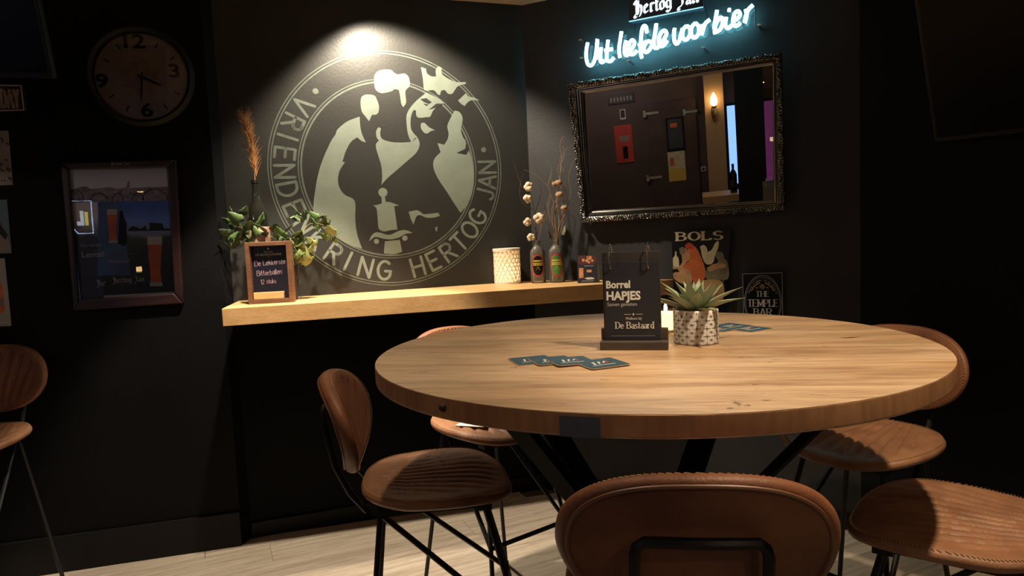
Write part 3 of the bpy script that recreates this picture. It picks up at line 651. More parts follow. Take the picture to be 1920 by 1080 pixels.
# picture sign with a person under a blue sky
M['skyprint'] = mat('blue_grey_print', (.10, .17, .24), .5, var=.3, vscale=6)
t, Lc, q = sign('picture_sign', 'small printed tin picture with pale blue sky between the enamel sign and the beer card', 'sign', P_LEFT, [(-130, 376), (14, 374), (23, 475), (-122, 480)], .006, M['skyprint'], bev=.002)
M['paleprint'] = mat('pale_pink_print', (.26, .20, .18), .5, var=.3)
MB().prism([Lc(*p) for p in ((-120, 478), (-118, 440), (-60, 430), (-30, 436), (0, 430), (10, 436), (18, 450), (22, 473))], -.0065, -.005).build('figure_print', M['paleprint'], t)
MB().prism([Lc(*p) for p in ((-14, 412), (0, 410), (4, 424), (16, 440), (12, 450), (2, 440), (-12, 436))], -.0069, -.005).build('hat_print', M['black'], t)
# beer bottle card
M['cardwhite'] = mat('cream_card', (.36, .34, .31), .55, var=.08)
t, Lc, q = sign('bottle_poster', 'cream poster of an amber bottle, lowest on the left wall', 'poster', P_LEFT, [(-130, 488), (9, 484), (22, 611), (-118, 618)], .004, M['cardwhite'])
MB().prism([Lc(*p) for p in ((-30, 586), (-32, 540), (-24, 526), (-22, 505), (-6, 503), (-4, 522), (5, 534), (10, 580), (6, 587))], -.0048, -.003).build('bottle_print', M['beer'], t)
MB().prism([Lc(*p) for p in ((-31, 562), (8, 558), (9, 574), (-31, 578))], -.0053, -.003).build('label_print', M['paleprint'], t)
mb = MB(); stroke(mb, [Lc(-20, 607), Lc(16, 604)], .006, -.0048, -.003, False); mb.build('small_print', M['greytext'], t)

# ------------------------------------------------------------------ framed beer poster
QO = [(117, 307), (333, 300), (346, 568), (141, 581)]
P = [P_LEFT.hit(*p) for p in QO]; o = (P[2]+P[3])/2
fr = thing('framed_poster', 'dark mahogany framed beer poster behind glass on the left black wall below the clock', 'poster', P_LEFT.frame(o)); Lc = P_LEFT.local(o)
OQ = [Lc(*p) for p in QO]; IQ = [Lc(*p) for p in [(132, 318), (315, 315), (329, 549), (151, 562)]]
def rail(a, b, c, d, name, material, parent, th=.03, bv=.006):
    return bevel(MB().prism([a, b, c, d], -th, 0).build(name, material, parent), bv, 3)
for i in range(4):
    j = (i+1) % 4; rail(OQ[i], OQ[j], IQ[j], IQ[i], 'frame_rail', M['pictureframe'], fr)
Z = lambda X, Y: Lc(120+X/3.725, 290+Y/3.725)
x0, z0 = IQ[3]; x1, z1 = IQ[1]
M['greysky'] = gradmat('grey_cloud_print', [(0, (.04, .045, .07)), (.55, (.06, .07, .10)), (.70, (.86, .80, .84)), (1.05, (.78, .76, .84))], 2, z0, z1)
MB().prism(IQ, -.008, -.001).build('back_poster', M['greysky'], fr)
hill = [(50, 250), (80, 240), (110, 228), (160, 222), (190, 240), (260, 235), (330, 228), (380, 240), (440, 230), (450, 185), (462, 185), (462, 235), (520, 232), (580, 228), (650, 226), (735, 225), (742, 322), (60, 335)]
MB().prism([Z(*p) for p in hill], -.0085, -.007).build('skyline_print', mat('sketched_town_print', (.16, .14, .16), .6, vscale=60, col2=(.46, .42, .46)), fr)
for (a, b, c_, d) in ((90, 320, 50, 75), (250, 330, 60, 60), (640, 320, 90, 80), (380, 330, 40, 60), (520, 320, 40, 50)):
    mb = MB(); stroke(mb, [Z(a+c_*math.cos(t_), b-d*math.sin(t_)) for t_ in [PI*k/10 for k in range(11)]], .003, -.009, -.008, False); mb.build('arch_line', M['black'], fr)
z_b, z_t = Z(500, 960)[1], Z(500, 325)[1]
M['bluesky'] = gradmat('evening_sky_print', [(0, (.02, .025, .04)), (.52, (.035, .045, .055)), (.66, (.07, .10, .06)), (.70, (.28, .33, .45)), (.84, (.20, .36, .9)), (1.08, (.08, .18, .62))], 2, z_b, z_t)
fp = [(285, 990), (320, 330), (742, 322), (778, 955)]
fp = [(240, 330), (742, 322), (778, 958), (285, 995)]
MB().prism([Z(*p) for p in fp], -.011, -.009).build('front_poster', M['bluesky'], fr)
MB().prism([Z(*p) for p in ((285, 982), (778, 955), (779, 975), (286, 1000))], -.0125, -.009).build('poster_edge', M['greytext'], fr)
MB().prism([Z(*p) for p in ((245, 332), (400, 330), (470, 840), (240, 845))], -.0114, -.010).build('blue_panel', mat('mottled_blue_panel', (.10, .20, .42), .5, vscale=9, col2=(.05, .10, .24)), fr)  # mottled blue panel laid over the poster's left part
MB().prism([Z(*p) for p in ((385, 620), (392, 400), (412, 390), (425, 440), (443, 480), (445, 600), (430, 640))], -.0118, -.010).build('bottle_print', M['black'], fr)
MB().prism([Z(*p) for p in ((455, 520), (480, 500), (510, 505), (540, 520), (575, 495), (585, 525), (605, 520), (600, 475), (690, 480), (702, 515), (745, 515), (745, 530), (455, 535))], -.0118, -.010).build('farmhouse_print', mat('dusk_silhouette_print', (.02, .025, .02), .6), fr)
def beerglass(X, Y, s, nm):
    prof = [(-52, 0), (50, 0), (52, 60), (44, 170), (40, 240), (50, 310), (54, 345), (-36, 345), (-28, 300), (-32, 240), (-42, 150)]
    MB().prism([Z(X+a*s, Y+b*s) for a, b in prof], -.0122, -.0115).build(nm, M['beer'], fr)
    MB().prism([Z(X+a*s, Y+b*s) for a, b in ((-52, 0), (50, 0), (52, 55), (-50, 58))], -.0126, -.0115).build('foam_print', M['offwhite'], fr)
    MB().prism([Z(X+a*s, Y+b*s) for a, b in ((-32, 318), (54, 318), (56, 345), (-34, 345))], -.0126, -.0115).build('glass_foot_print', M['greytext'], fr)
beerglass(638, 572, 1.0, 'beer_glass_print'); beerglass(342, 382, .68, 'small_beer_glass_print')
sans('Nu verkri', .020, *Z(122, 645), -.0115, M['greytext'], fr, 'LEFT'); sans('Lentel', .034, *Z(130, 718), -.0115, M['greytext'], fr, 'LEFT', bold=.0006)
sans('Hertog Jan', .010, *Z(132, 757), -.0115, M['dimtext'], fr, 'LEFT'); sans('seizoensbier', .010, *Z(132, 780), -.0115, M['dimtext'], fr, 'LEFT')
sans('Nu ook tijdelijk op fust', .012, *Z(305, 702), -.0122, M['dimtext'], fr, 'LEFT'); sans('Weizener', .022, *Z(308, 758), -.0122, M['greytext'], fr, 'LEFT')
for t_, X_, Y_, s_ in (('Hertog Jan', 350, 895, .024), ('He', 238, 918, .028)): mb = MB(); write(mb, t_, *Z(X_, Y_), s_, -.0125, -.0115, 'black', .16, .1); mb.build('blackletter_print', M['greytext'], fr)
mb = MB(); write(mb, 'Hertog Jan', *Z(345, 78), .014, -.0312, -.029, 'black', .14, .1); mb.build('frame_lettering', M['dimtext'], fr)
mb = MB(); stroke(mb, [Z(130, 668), Z(262, 670)], .001, -.0122, -.011, False); mb.build('rule', M['dimtext'], fr)
MB().prism([lerpq(IQ, *uv) for uv in ((.002, .002), (.998, .002), (.998, .998), (.002, .998))], -.0165, -.0145).build('glass_pane', M['pane'], fr)

# ------------------------------------------------------------------ television, upper left
PT = Plane(LEFTC, A_LEFT, .30, .22)
Q = [PT.hit(*p) for p in ((-420, -260), (60, -340), (101, 148), (-380, 190))]
o = PT.hit(101, 148); tv = thing('television', 'dark switched-off television hanging tilted at the top left corner', 'television', PT.frame(o))
MB().box(-.95, 0, 0, .035, 0, .58).build('casing', M['black'], tv); MB().box(-.935, -.015, -.002, 0, .018, .565).build('screen', M['screen'], tv)
mb = MB(); mb.tube([(-.45, .03, .28), (-.45, .24, .22)], .02); mb.build('wall_bracket', M['steel'], tv)
bevel(tv.children[0], .004)
# ------------------------------------------------------------------ television, right
PT = Plane(Vector((1.655, 2.667, 1.638)), -.80, .49, .035)
o = PT.hit(1752, 268); tv = thing('television', 'big black switched-off television tilted down from the right wall', 'television', PT.frame(o))
bevel(MB().box(0, 1.12, 0, .03, 0, .66).build('casing', M['black'], tv), .004); MB().box(.012, 1.108, -.002, 0, .02, .65).build('screen', M['screen'], tv)
MB().tube([(.56, .03, .34), (.56, .30, .30)], .025).build('wall_bracket', M['steel'], tv)

# ------------------------------------------------------------------ mirror
PM = Plane(P_MIR.hit(1285, 404), A_MIR, .10, .03)
QO = [(1069, 157), (1466, 100), (1474, 393), (1096, 417)]; QI = [(1097, 175.5), (1449, 122), (1451, 375), (1110, 395)]
o = (PM.hit(*QO[2])+PM.hit(*QO[3]))/2
mi = thing('wall_mirror', 'large mirror in an ornate carved black frame under the blue neon sign', 'mirror', PM.frame(o)); Lc = PM.local(o)
OQ = [Vector(Lc(*p)) for p in QO]; IQ = [Vector(Lc(*p)) for p in QI]
MB().prism([tuple(lerpq(IQ, *uv)) for uv in ((-.005, -.01), (1.005, -.01), (1.005, 1.01), (-.005, 1.01))], -.004, 0).build('mirror_glass', M['mirror'], mi)
prof = [(0, 0), (0, .030), (.06, .040), (.30, .044), (.52, .036), (.56, .030), (.60, .034), (.66, .034), (.70, .026), (.76, .030), (.82, .030), (.86, .020), (.93, .018), (1.0, .006), (1.0, 0)]
for i in range(4):
    j = (i+1) % 4; vs = []
    for (t_, h) in prof:
        a = OQ[i].lerp(IQ[i], t_); b = OQ[j].lerp(IQ[j], t_); vs += [(a.x, -h, a.y), (b.x, -h, b.y)]
    n = len(prof); fs = [(2*k, 2*k+1, 2*((k+1) % n)+1, 2*((k+1) % n)) for k in range(n)] + [tuple(2*k for k in range(n)), tuple(2*k+1 for k in range(n))]
    r_ = MB().add(vs, fs).build('frame_rail', M['ornate'], mi)
    cv = MB(); a0, b0 = OQ[i], OQ[j]; a1, b1 = IQ[i], IQ[j]; ln = (b0-a0).length; K = int(ln/.0125)
    for k in range(K):
        u_ = (k+.5)/K; wv = .5+.5*math.sin(k*1.05)
        for (s_, rr) in ((.10+.1*wv, .0075), (.30+.1*math.cos(k*1.05), .0085), (.47, .0045)):
            pa = a0.lerp(a1, s_); pb = b0.lerp(b1, s_); p = pa.lerp(pb, u_)
            rot = Matrix.Rotation(random.uniform(0, PI), 3, 'Y') @ Matrix.Rotation(random.uniform(-.5, .5), 3, 'X')
            cv.ell((p.x, -.042-random.uniform(0, .004), p.y), rr*random.uniform(.9, 1.5), rr*.9, rr*random.uniform(.45, .7), 8, 4, rot)
    c_ = cv.build('carved_ornament', M['ornate'], r_, 60); c_['kind'] = 'stuff'

# ------------------------------------------------------------------ neon sign
PN = Plane(CORNER, A_MIR, 0, .07)
o = PN.hit(1260, 110); ne = thing('neon_sign', 'glowing pale blue neon script sign above the ornate mirror', 'sign', PN.frame(o)); Lc = PN.local(o)
NX = lambda X, Y: Lc(1060+X/5.053, Y/5.053)
def spline(pts, k=6):
    pts = [Vector(p) for p in pts]; out = []
    for i in range(len(pts)-1):
        p0 = pts[max(i-1, 0)]; p1 = pts[i]; p2 = pts[i+1]; p3 = pts[min(i+2, len(pts)-1)]
        for j in range(k):
            t_ = j/k; out.append(.5*((2*p1)+(p2-p0)*t_+(2*p0-5*p1+4*p2-p3)*t_*t_+(3*p1-p0-3*p2+p3)*t_**3))
    out.append(pts[-1]); return out
words = {
 'uit': [[(212,405),(200,470),(198,540),(212,605),(242,620),(272,585),(292,490),(303,372),(300,470),(302,560)],
         [(340,452),(332,520),(334,580),(352,590),(372,570)], [(405,380),(398,450),(392,540),(402,578),(432,578),(462,545)], [(372,478),(415,470),(448,466)]],
 'liefde': [[(532,300),(520,380),(508,470),(518,545)], [(575,385),(562,450),(562,505),(580,525),(605,500),(640,450),(655,405),(638,380),(612,400),(600,450),(608,505),(640,515),(680,480)],
            [(772,310),(765,255),(742,248),(725,290),(716,380),(712,480),(725,550)], [(690,430),(730,412),(770,395)],
            [(808,395),(780,392),(755,420),(742,462),(755,492),(785,485),(815,440),(845,350),(862,225),(848,320),(838,400),(845,448),(868,455),(890,430),(935,370),(958,320),(945,292),(915,300),(890,350),(885,405),(900,435),(930,430),(968,385)]],
 'voor': [[(1035,268),(1028,330),(1035,395),(1055,415),(1080,385),(1095,330),(1110,270)], [(1150,245),(1120,275),(1108,330),(1122,372),(1155,370),(1182,325),(1180,270),(1150,245)],
          [(1232,218),(1202,250),(1190,300),(1202,348),(1235,352),(1264,310),(1262,250),(1232,218)], [(1290,235),(1298,290),(1290,330),(1305,280),(1325,225),(1370,185)]],
 'bier': [[(1437,98),(1425,170),(1412,240),(1415,275),(1430,220),(1465,170),(1490,180),(1488,235),(1460,285),(1402,312)], [(1525,165),(1515,215),(1522,255),(1548,265),(1580,235)], [(1540,95),(1565,95)],
          [(1580,210),(1625,180),(1655,140),(1640,108),(1610,120),(1592,170),(1592,225),(1620,245),(1660,215)], [(1708,90),(1718,140),(1700,215),(1712,150),(1735,90),(1778,48)]],
}
for wn, strokes in words.items():
    mb = MB()
    for s_ in strokes: mb.tube([(p.x, 0, p.y) for p in spline([NX(*q) for q in s_])], .0078, 8)
    mb.build('neon_tube', M['neon'], ne, True)
for (X, Y) in ((145, 378), (155, 548), (600, 575), (1310, 452), (1835, 235)):
    c = NX(X, Y); mb = MB(); mb.tube([(c[0], 0, c[1]), (c[0], .07, c[1]-.0)], .005, 8); mb.tube([(c[0]-.008, -.003, c[1]), (c[0]+.008, -.003, c[1])], .004, 6)
    mb.build('standoff', M['chrome'], ne, True)
M['acrylic'] = glassmat('clear_acrylic', (.95, .97, .97), .05, 1.3, .5)
MB().prism([NX(*p) for p in ((185, 400), (1790, 20), (1830, 240), (1320, 340), (170, 640))], .028, .032).build('acrylic_backing', M['acrylic'], ne)
mb = MB()
for s_ in ([(645, 205), (645, 330), (700, 420)], [(1100, 240), (1200, 110), (1240, 60)], [(1310, 60), (1350, 180), (1340, 340)], [(1790, 70), (1795, 240)]):
    mb.tube([(NX(*q)[0], .025, NX(*q)[1]) for q in s_], .003, 6)
mb.build('cable', M['black'], ne)
# lit name box above the script
PB = Plane(CORNER, A_MIR, 0, .10); o = PB.hit(1250, 26)
bx = thing('illuminated_box_sign', 'black illuminated box sign with white blackletter name above the neon script', 'sign', PB.frame(o)); Lc = PB.local(o)
NX2 = lambda X, Y: Lc(1060+X/5.053, Y/5.053)
bevel(MB().prism([NX2(*p) for p in ((598, -150), (1300, -290), (1305, 62), (602, 200))], 0, .06).build('casing', M['navy'], bx), .002)
MB().prism([NX2(*p) for p in ((602, 200), (1305, 62), (1305, 68), (602, 207))], -.003, .004).build('light_strip', M['neonedge'], bx)
a = Vector(NX2(655, 142)); b = Vector(NX2(1262, 18)); sl = (b.y-a.y)/(b.x-a.x); sz = .060
mb = MB(); tot = sum(BL[c][0]+.12 for c in 'Hertog Jan')-.12
write(mb, 'Hertog Jan', a.x, a.y, .060, -.003, .001, 'black', .19, .12, (b.x-a.x)/(tot*.060), 'l', sl)
mb.build('lettering', M['neonwhite'], bx)

# ------------------------------------------------------------------ tin signs on the corner wall
M['tinblack'] = mat('glossy_black_tin', (.006, .007, .010), .3, var=.2, spec=.3)
PS = Plane(P_MIR.hit(1362, 583), A_MIR+.10, .02, .02)
t, Lc, q = sign('tin_advertising_sign', 'tall black tin advertising sign headed BOLS with painted drinkers behind the agave', 'sign', PS, [(1259, 432), (1371, 430), (1361, 584), (1264, 584)], .004, M['tinblack'], bev=.0015)
S = lambda X, Y: Lc(1100+X/3.6, 400+Y/3.6)
mb = MB(); a = S(606, 187); b = S(920, 178); hgt = S(640, 128)[1]-S(640, 186)[1]
tot = sum(G[c][0]+.26 for c in 'BOLS')-.26
write(mb, 'BOLS', a[0]+.004, a[1]+.002, hgt*.93, -.0047, -.003, 'serif', .30, .26, (b[0]-a[0]-.008)/(tot*hgt*.93), 'l', (b[1]-a[1])/(b[0]-a[0])); mb.build('lettering', M['cream'], t)
art = [('standing_figure_print', 'orange', [(690,235),(720,215),(745,240),(770,290),(790,340),(805,400),(795,440),(760,470),(715,450),(690,400),(640,395),(620,380),(660,345),(690,320),(680,270)]),
 ('seated_figure_print', 'flesh', [(640,260),(665,235),(690,260),(700,300),(665,340),(640,365),(700,390),(715,470),(660,480),(600,450),(585,425),(590,400),(630,395),(615,370),(645,330)]),
 ('headscarf_print', 'red', [(665,215),(690,198),(718,212),(725,245),(700,240),(672,240)]),
 ('raised_arm_figure_print', 'cream', [(765,225),(790,213),(812,235),(815,262),(845,245),(865,205),(885,185),(893,200),(885,240),(865,290),(855,330),(830,345),(800,335),(780,290),(772,250)]),
 ('listening_figure_print', 'olive', [(870,275),(890,258),(918,265),(928,300),(950,330),(962,395),(955,440),(920,450),(870,450),(830,470),(805,430),(800,390),(840,370),(870,345),(890,320),(875,300)]),
 ('sleeve_print', 'flesh', [(810,370),(850,345),(900,335),(940,345),(935,365),(880,375),(830,395)]),
 ('skirt_print', 'flesh', [(720,470),(790,450),(900,450),(930,520),(900,600),(760,590),(650,560),(660,500)]),
 ('head_print', 'olive', [(625,235),(650,225),(665,245),(655,275),(632,275)]),
 ('carafe_print', 'cream', [(585,360),(583,305),(596,285),(597,258),(607,258),(608,285),(622,305),(625,360)]),
 ('table_print', 'flesh', [(583,362),(650,358),(650,372),(583,376)])]
for k, (nm, c, pts) in enumerate(art): MB().prism(smooth([S(*p) for p in pts], 3, 75), -.0044-k*.00012, -.003).build(nm, M[c], t)

PS = Plane(P_MIR.hit(1430, 590), A_MIR+.03, .02, .02)
t, Lc, q = sign('tin_pub_sign', 'small black tin pub sign reading THE TEMPLE BAR beyond the right side of the table', 'sign', PS, [(1391, 511), (1468, 509), (1470, 622), (1394, 624)], .004, M['tinblack'], bev=.0015)
mb = MB(); rect_border(mb, q, .02, .0018, -.0046, -.003); mb.build('border', M['greytext'], t)
c = lerpq(q, .5, .5); wS = q[1][0]-q[0][0]; hS = q[0][1]-q[3][1]; mb = MB()
for (f, wd) in ((1.0, .0018), (.93, .0010)): stroke(mb, [(c[0]+wS*.45*f*math.cos(2*PI*k/48), c[1]+hS*.44*f*math.sin(2*PI*k/48)) for k in range(49)], wd, -.0046, -.003, False)
mb.build('oval_line', M['greytext'], t)
mb = MB()
for a0, a1, f in ((35, 80, .74), (100, 145, .74)): stroke(mb, [(c[0]+wS*.45*f*math.cos(math.radians(a0+(a1-a0)*k/10)), c[1]+hS*.44*f*math.sin(math.radians(a0+(a1-a0)*k/10))) for k in range(11)], .003, -.0046, -.003, False)
mb.build('gold_scroll', M['yellow'], t)
mb = MB()
for txt, v, sz in (('THE', .37, .024), ('TEMPLE', .52, .031), ('BAR', .67, .031)):
    x_, z_ = lerpq(q, .5, v-.02); write(mb, txt, x_, z_-sz*.6, sz, -.0047, -.003, 'serif', .145, .2, {'TEMPLE': .86}.get(txt, 1.0), 'c')
mb.build('lettering', M['offwhite'], t)
x_, z_ = lerpq(q, .5, .78)
sans('Dublin  Ireland', .010, x_, z_, -.0046, M['red'], t); x_, z_ = lerpq(q, .5, .85); sans('Publin', .012, x_, z_, -.0046, M['white'], t)
for i, ch in enumerate('TRADITIONAL IRISH MUSIC'):
    a = math.radians(155-130*i/22); sans(ch, .0095, c[0]+wS*.45*.82*math.cos(a), c[1]+hS*.44*.82*math.sin(a)-.003, -.0046, M['greytext'], t, name='letter') if ch != ' ' else None
for X_, s_ in ((.36, '18'), (.62, '40')):
    x_, z_ = lerpq(q, X_, .27); sans(s_, .010, x_, z_, -.0046, M['greytext'], t)
mb = MB(); x_, z_ = lerpq(q, .5, .24); mb.prism([(x_+.010*(1+.4*(k % 2))*math.cos(2*PI*k/16), z_+.010*(1+.4*(k % 2))*math.sin(2*PI*k/16)) for k in range(16)], -.0046, -.003); mb.build('crest', M['olive'], t)

# ================================================================== things on the shelf
def on_shelf(px, py, back=0):
    p = onz(px, py, ZS); d = Vector((p.x, p.y, 0)).normalized(); return p + d*back
# --- chalkboard frame
pL, pR = onz(466, 571, ZS), onz(551, 566.5, ZS); wd = (pR-pL).length; ang = math.atan2(pR.y-pL.y, pR.x-pL.x)
ck = thing('chalkboard_stand', 'wooden box-framed chalkboard menu standing at the left end of the shelf', 'sign', loc=pL, rz=ang)
H = .262; FD = .055
def bxp(name, b, m, par, bv=.002): return bevel(MB().box(*b).build(name, m, par), bv)
for b in ((0, .018, 0, FD, 0, H), (wd-.018, wd, 0, FD, 0, H), (.018, wd-.018, 0, FD, 0, .018), (.018, wd-.018, 0, FD, H-.018, H)): bxp('frame_board', b, M['framewood'], ck)
bxp('slate', (.018, wd-.018, .030, .034, .018, H-.018), M['slate'], ck, .0005)
bxp('holder_block', (.022, wd-.040, .004, .026, .0181, .048), M['paleblock'], ck)
cxm = wd/2-.004
sans('Brouwerij', .0085, cxm, .216, .0295, M['greytext'], ck); sans('DE BOURGONDIER', .0125, cxm, .203, .0295, M['greytext'], ck)
mb = MB(); mb.prism([(cxm+.004*math.cos(k*PI/6), .232+.004*math.sin(k*PI/6)) for k in range(12)], .0292, .030); stroke(mb, [(cxm-.008, .197), (cxm+.008, .197)], .0008, .0292, .030, False); mb.build('emblem_print', M['greytext'], ck)
mb = MB()
for txt, x_, z_, s_ in (('De Lekkerste', .030, .160, .022), ('Bitterballen', .036, .118, .022), ('12 stuks', .050, .082, .019)):
    write(mb, txt, x_, z_, s_, .0290, .030, 'mono', .045, .16, .84, 'l', .04, jit=.06)
mb.build('chalk_writing', mat('pinkish_chalk', (.55, .40, .45), .8), ck)
# --- tall dark bottle with pampas grass
pb = onz(474, 556, ZS); pb = Vector((-1.090, 2.985, ZS))
bt = thing('wine_bottle', 'tall dark wine bottle behind the chalkboard holding dried pampas grass', 'bottle', loc=pb)
MB().lathe([(0, 0), (.042, 0), (.045, .006), (.045, .34), (.043, .375), (.033, .41), (.019, .44), (.0155, .47), (.0150, .515), (.018, .517), (.018, .530), (.014, .531), (.012, .50)], 32).build('body', M['darkglass'], bt, True)
lb = MB().lathe([(.0455, .23), (.0458, .232), (.0458, .325), (.0455, .327)], 32); lb.build('label', mat('worn_cream_label', (.42, .35, .25), .6, vscale=25, col2=(.20, .05, .03)), bt, True)
def pampas(o_, h=.32):
    t = thing('pampas_grass', 'golden dried pampas plume rising from the tall dark bottle', 'dried grass', loc=o_)
    mb = MB(); mb.tube([(0, 0, -.22), (0, 0, 0), (.004, 0, .10)], .0015, 5); mb.build('stalk', M['grass'], t)
    mb = MB(); random.seed(3)
    for k in range(330):
        z_ = random.uniform(.0, .24); a = random.uniform(0, 2*PI); lean = -.06*(z_/.25)**2+.01
        l = random.uniform(.03, .075); out = random.uniform(.18, .62)
        b0 = Vector((lean*.6, 0, z_)); d = Vector((math.cos(a)*out - .12, math.sin(a)*out, 1)).normalized()
        mid = b0+d*l*.5+Vector((0, 0, .002)); tip = b0+d*l+Vector((math.cos(a)*.006, math.sin(a)*.006, 0))
        mb.tube([b0, mid, tip], [.0012, .0009, .0004], 3)
    for k in range(8):
        a = 2.6+random.uniform(-.5, .5); z_ = random.uniform(.08, .2)
        mb.tube([(0, 0, z_), (math.cos(a)*.04, 0, z_+.03), (math.cos(a)*.055, 0, z_+.04)], .0008, 3)
    f = mb.build('plume', M['grass'], t); f['kind'] = 'stuff'
    return t
pampas(pb+Vector((0, 0, .545)))
# --- trailing ivy
def leafmesh(s=1, lobed=True):
    half = [(0, 0, 0), (.28, -.10, .05), (.46, .10, .09), (.50, .34, .10), (.34, .52, .07), (.27, .72, .05), (.10, .95, .0), (0, 1.08, -.03)]
    mid = [(0, 0, 0), (0, .12, -.02), (0, .3, -.02), (0, .45, -.01), (0, .6, 0), (0, .78, 0), (0, .95, -.02), (0, 1.08, -.03)]
    vs = []; fs = []
    for sgn in (1, -1):
        b = len(vs); vs += [Vector((p[0]*sgn, p[1], p[2]*.6+.03*math.sin(p[1]*9)*abs(p[0])*2)) for p in half] + [Vector(p) for p in mid]
        n = len(half)
        for i in range(n-1): fs.append((b+i, b+i+1, b+n+i+1, b+n+i))
    return [v*s for v in vs], fs
def leafobj(name, m, parent):
    vs, fs = leafmesh(.05); mb = MB(); mb.add(vs, fs); o = mb.build(name, m, parent, True)
    md = o.modifiers.new('solid', 'SOLIDIFY'); md.thickness = .0006; return o
ivp = Vector((-1.00, 3.02, ZS))
iv = thing('potted_ivy', 'trailing green pothos plant in a dark pot behind the chalkboard on the shelf', 'plant', loc=ivp)
MB().lathe([(0, 0), (.045, 0), (.062, .13), (.066, .132), (.066, .15), (.058, .15), (.055, .12), (0, .118)], 28).build('pot', M['black'], iv, True)
MB().lathe([(0, .125), (.056, .124)], 20).build('soil', M['soil'], iv)
protoL = {}
def put_leaf(px, py, depth, size, key, yaw=None, pitch=None, roll=None):
    d = ray(px, py); p = CAM + d*(depth/ d.y)
    if key not in protoL: o = leafobj('leaf', M[key], iv); protoL[key] = o
    else: o = protoL[key].copy(); COL.objects.link(o); o.parent = iv
    o.location = p-ivp; s = size/50.0
    o.scale = (s, s, s)
    o.rotation_euler = (pitch if pitch is not None else random.uniform(-1.9, -.5), roll if roll is not None else random.uniform(-.6, .6), yaw if yaw is not None else random.uniform(0, 2*PI))
    return p
random.seed(11)
anchors = []
for (px, py, dp, sz, key) in [
 (450,425,2.98,62,'leaf'),(470,440,2.93,66,'leaf'),(488,432,2.95,60,'leaf'),(440,438,3.0,58,'leafdark'),(430,450,3.0,55,'leafdark'),(460,455,2.95,60,'leafdark'),(500,445,2.92,55,'leaf'),(482,452,2.9,55,'leaf'),(515,440,2.96,50,'leafdark'),(436,415,3.0,60,'leaf'),(445,470,3.0,50,'leafdark'),(428,470,3.02,45,'leafdark'),(438,462,2.97,50,'leaf'),
 (525,452,2.95,52,'leaf'),(540,440,2.97,46,'leafdark'),(552,452,2.99,50,'leaf'),(535,458,2.94,42,'leaf'),
 (560,412,3.05,62,'leaf'),(572,420,3.06,56,'leafdark'),(585,415,3.07,52,'leaf'),(595,420,3.08,48,'leaf'),(612,418,3.08,50,'leafy'),(605,432,3.08,46,'leafdark'),(590,432,3.06,44,'leaf'),
 (622,450,3.10,60,'leafy'),(615,458,3.10,48,'leaf'),(588,470,3.07,50,'leafy'),(582,480,3.07,34,'leafy'),
 (556,465,3.0,52,'leaf'),(562,478,3.0,48,'leafy'),(550,490,2.99,46,'leafdark'),(560,455,3.0,46,'leafdark'),(548,470,2.97,44,'leafy'),
 (566,500,3.0,76,'leafy'),(558,492,2.98,54,'leaf'),(545,520,3.02,45,'leafdark'),(556,540,3.03,42,'leafdark'),
 (470,465,3.0,44,'leafdark'),(505,460,3.0,42,'leafdark'),(455,410,3.02,44,'leafdark'),(475,420,3.0,52,'leafdark')]:
    p = put_leaf(px, py-8, dp, sz, key, yaw=PI+random.uniform(-1.3, 1.3), pitch=random.uniform(.4, 1.5), roll=random.uniform(-.7, .7)); anchors.append(p)
    k2 = random.choice(['leaf', 'leafdark', key]); put_leaf(px+random.uniform(-14, 14), py-4+random.uniform(-8, 10), dp+.03, sz*.75, k2, yaw=PI+random.uniform(-2, 2), pitch=random.uniform(.2, 1.7), roll=random.uniform(-.9, .9))
random.seed(5)
def vine(pts, r=.0016):
    P_ = [CAM+ray(x, y)*(dp/ray(x, y).y)-ivp for x, y, dp in pts]
    MB().tube(spline([Vector(p) for p in P_], 6), r, 6).build('vine', M['stem'], iv, True)
vine([(520, 480, 3.05), (505, 445, 2.97), (470, 430, 2.96), (440, 425, 3.0)]); vine([(525, 480, 3.05), (535, 450, 2.98), (560, 445, 3.0), (580, 420, 3.05), (612, 425, 3.08), (622, 450, 3.1)])
vine([(560, 445, 3.0), (585, 450, 3.06), (590, 480, 3.07)]); vine([(535, 450, 2.98), (556, 470, 2.99), (560, 500, 3.0), (556, 535, 3.02)]); vine([(515, 480, 3.05), (470, 450, 3.0), (432, 460, 3.0)])

# --- white lattice lantern
ln = thing('tealight_lantern', 'white porcelain lattice lantern glowing on the shelf left of the twig bottles', 'lantern', loc=(-.020, 3.440, ZS))
LR, LH = .066, .178
MB().lathe([(LR-.012, 0), (LR, 0), (LR+.001, .012), (LR-.003, .014), (LR-.012, .012), (LR-.012, 0)], 40).build('base_ring', M['frosted'], ln, True)
MB().lathe([(LR-.006, LH-.014), (LR+.003, LH-.014), (LR+.004, LH), (LR-.004, LH+.001), (LR-.006, LH-.014)], 40).build('top_rim', M['frosted'], ln, True)
mb = MB(); n = 18; lay = 7
for k in range(n):
    for s_ in (1, -1):
        pts = []
        for i in range(22):
            z_ = .012+(LH-.026)*i/21; a = 2*PI*k/n + s_*i/21*lay*PI/n*1.0
            pts.append((math.cos(a)*(LR-.002+s_*.0012), math.sin(a)*(LR-.002+s_*.0012), z_))
        mb.tube(pts, .0024, 5)
for i in range(1, lay+1):
    z_ = .012+(LH-.026)*i/(lay+1)
    mb.tube([(math.cos(2*PI*k/36)*(LR-.001), math.sin(2*PI*k/36)*(LR-.001), z_) for k in range(36)], .0022, 5, True)
mb.build('lattice', M['frosted'], ln, True)
M['liner'] = mat('translucent_liner', (.85, .75, .58), .6); 
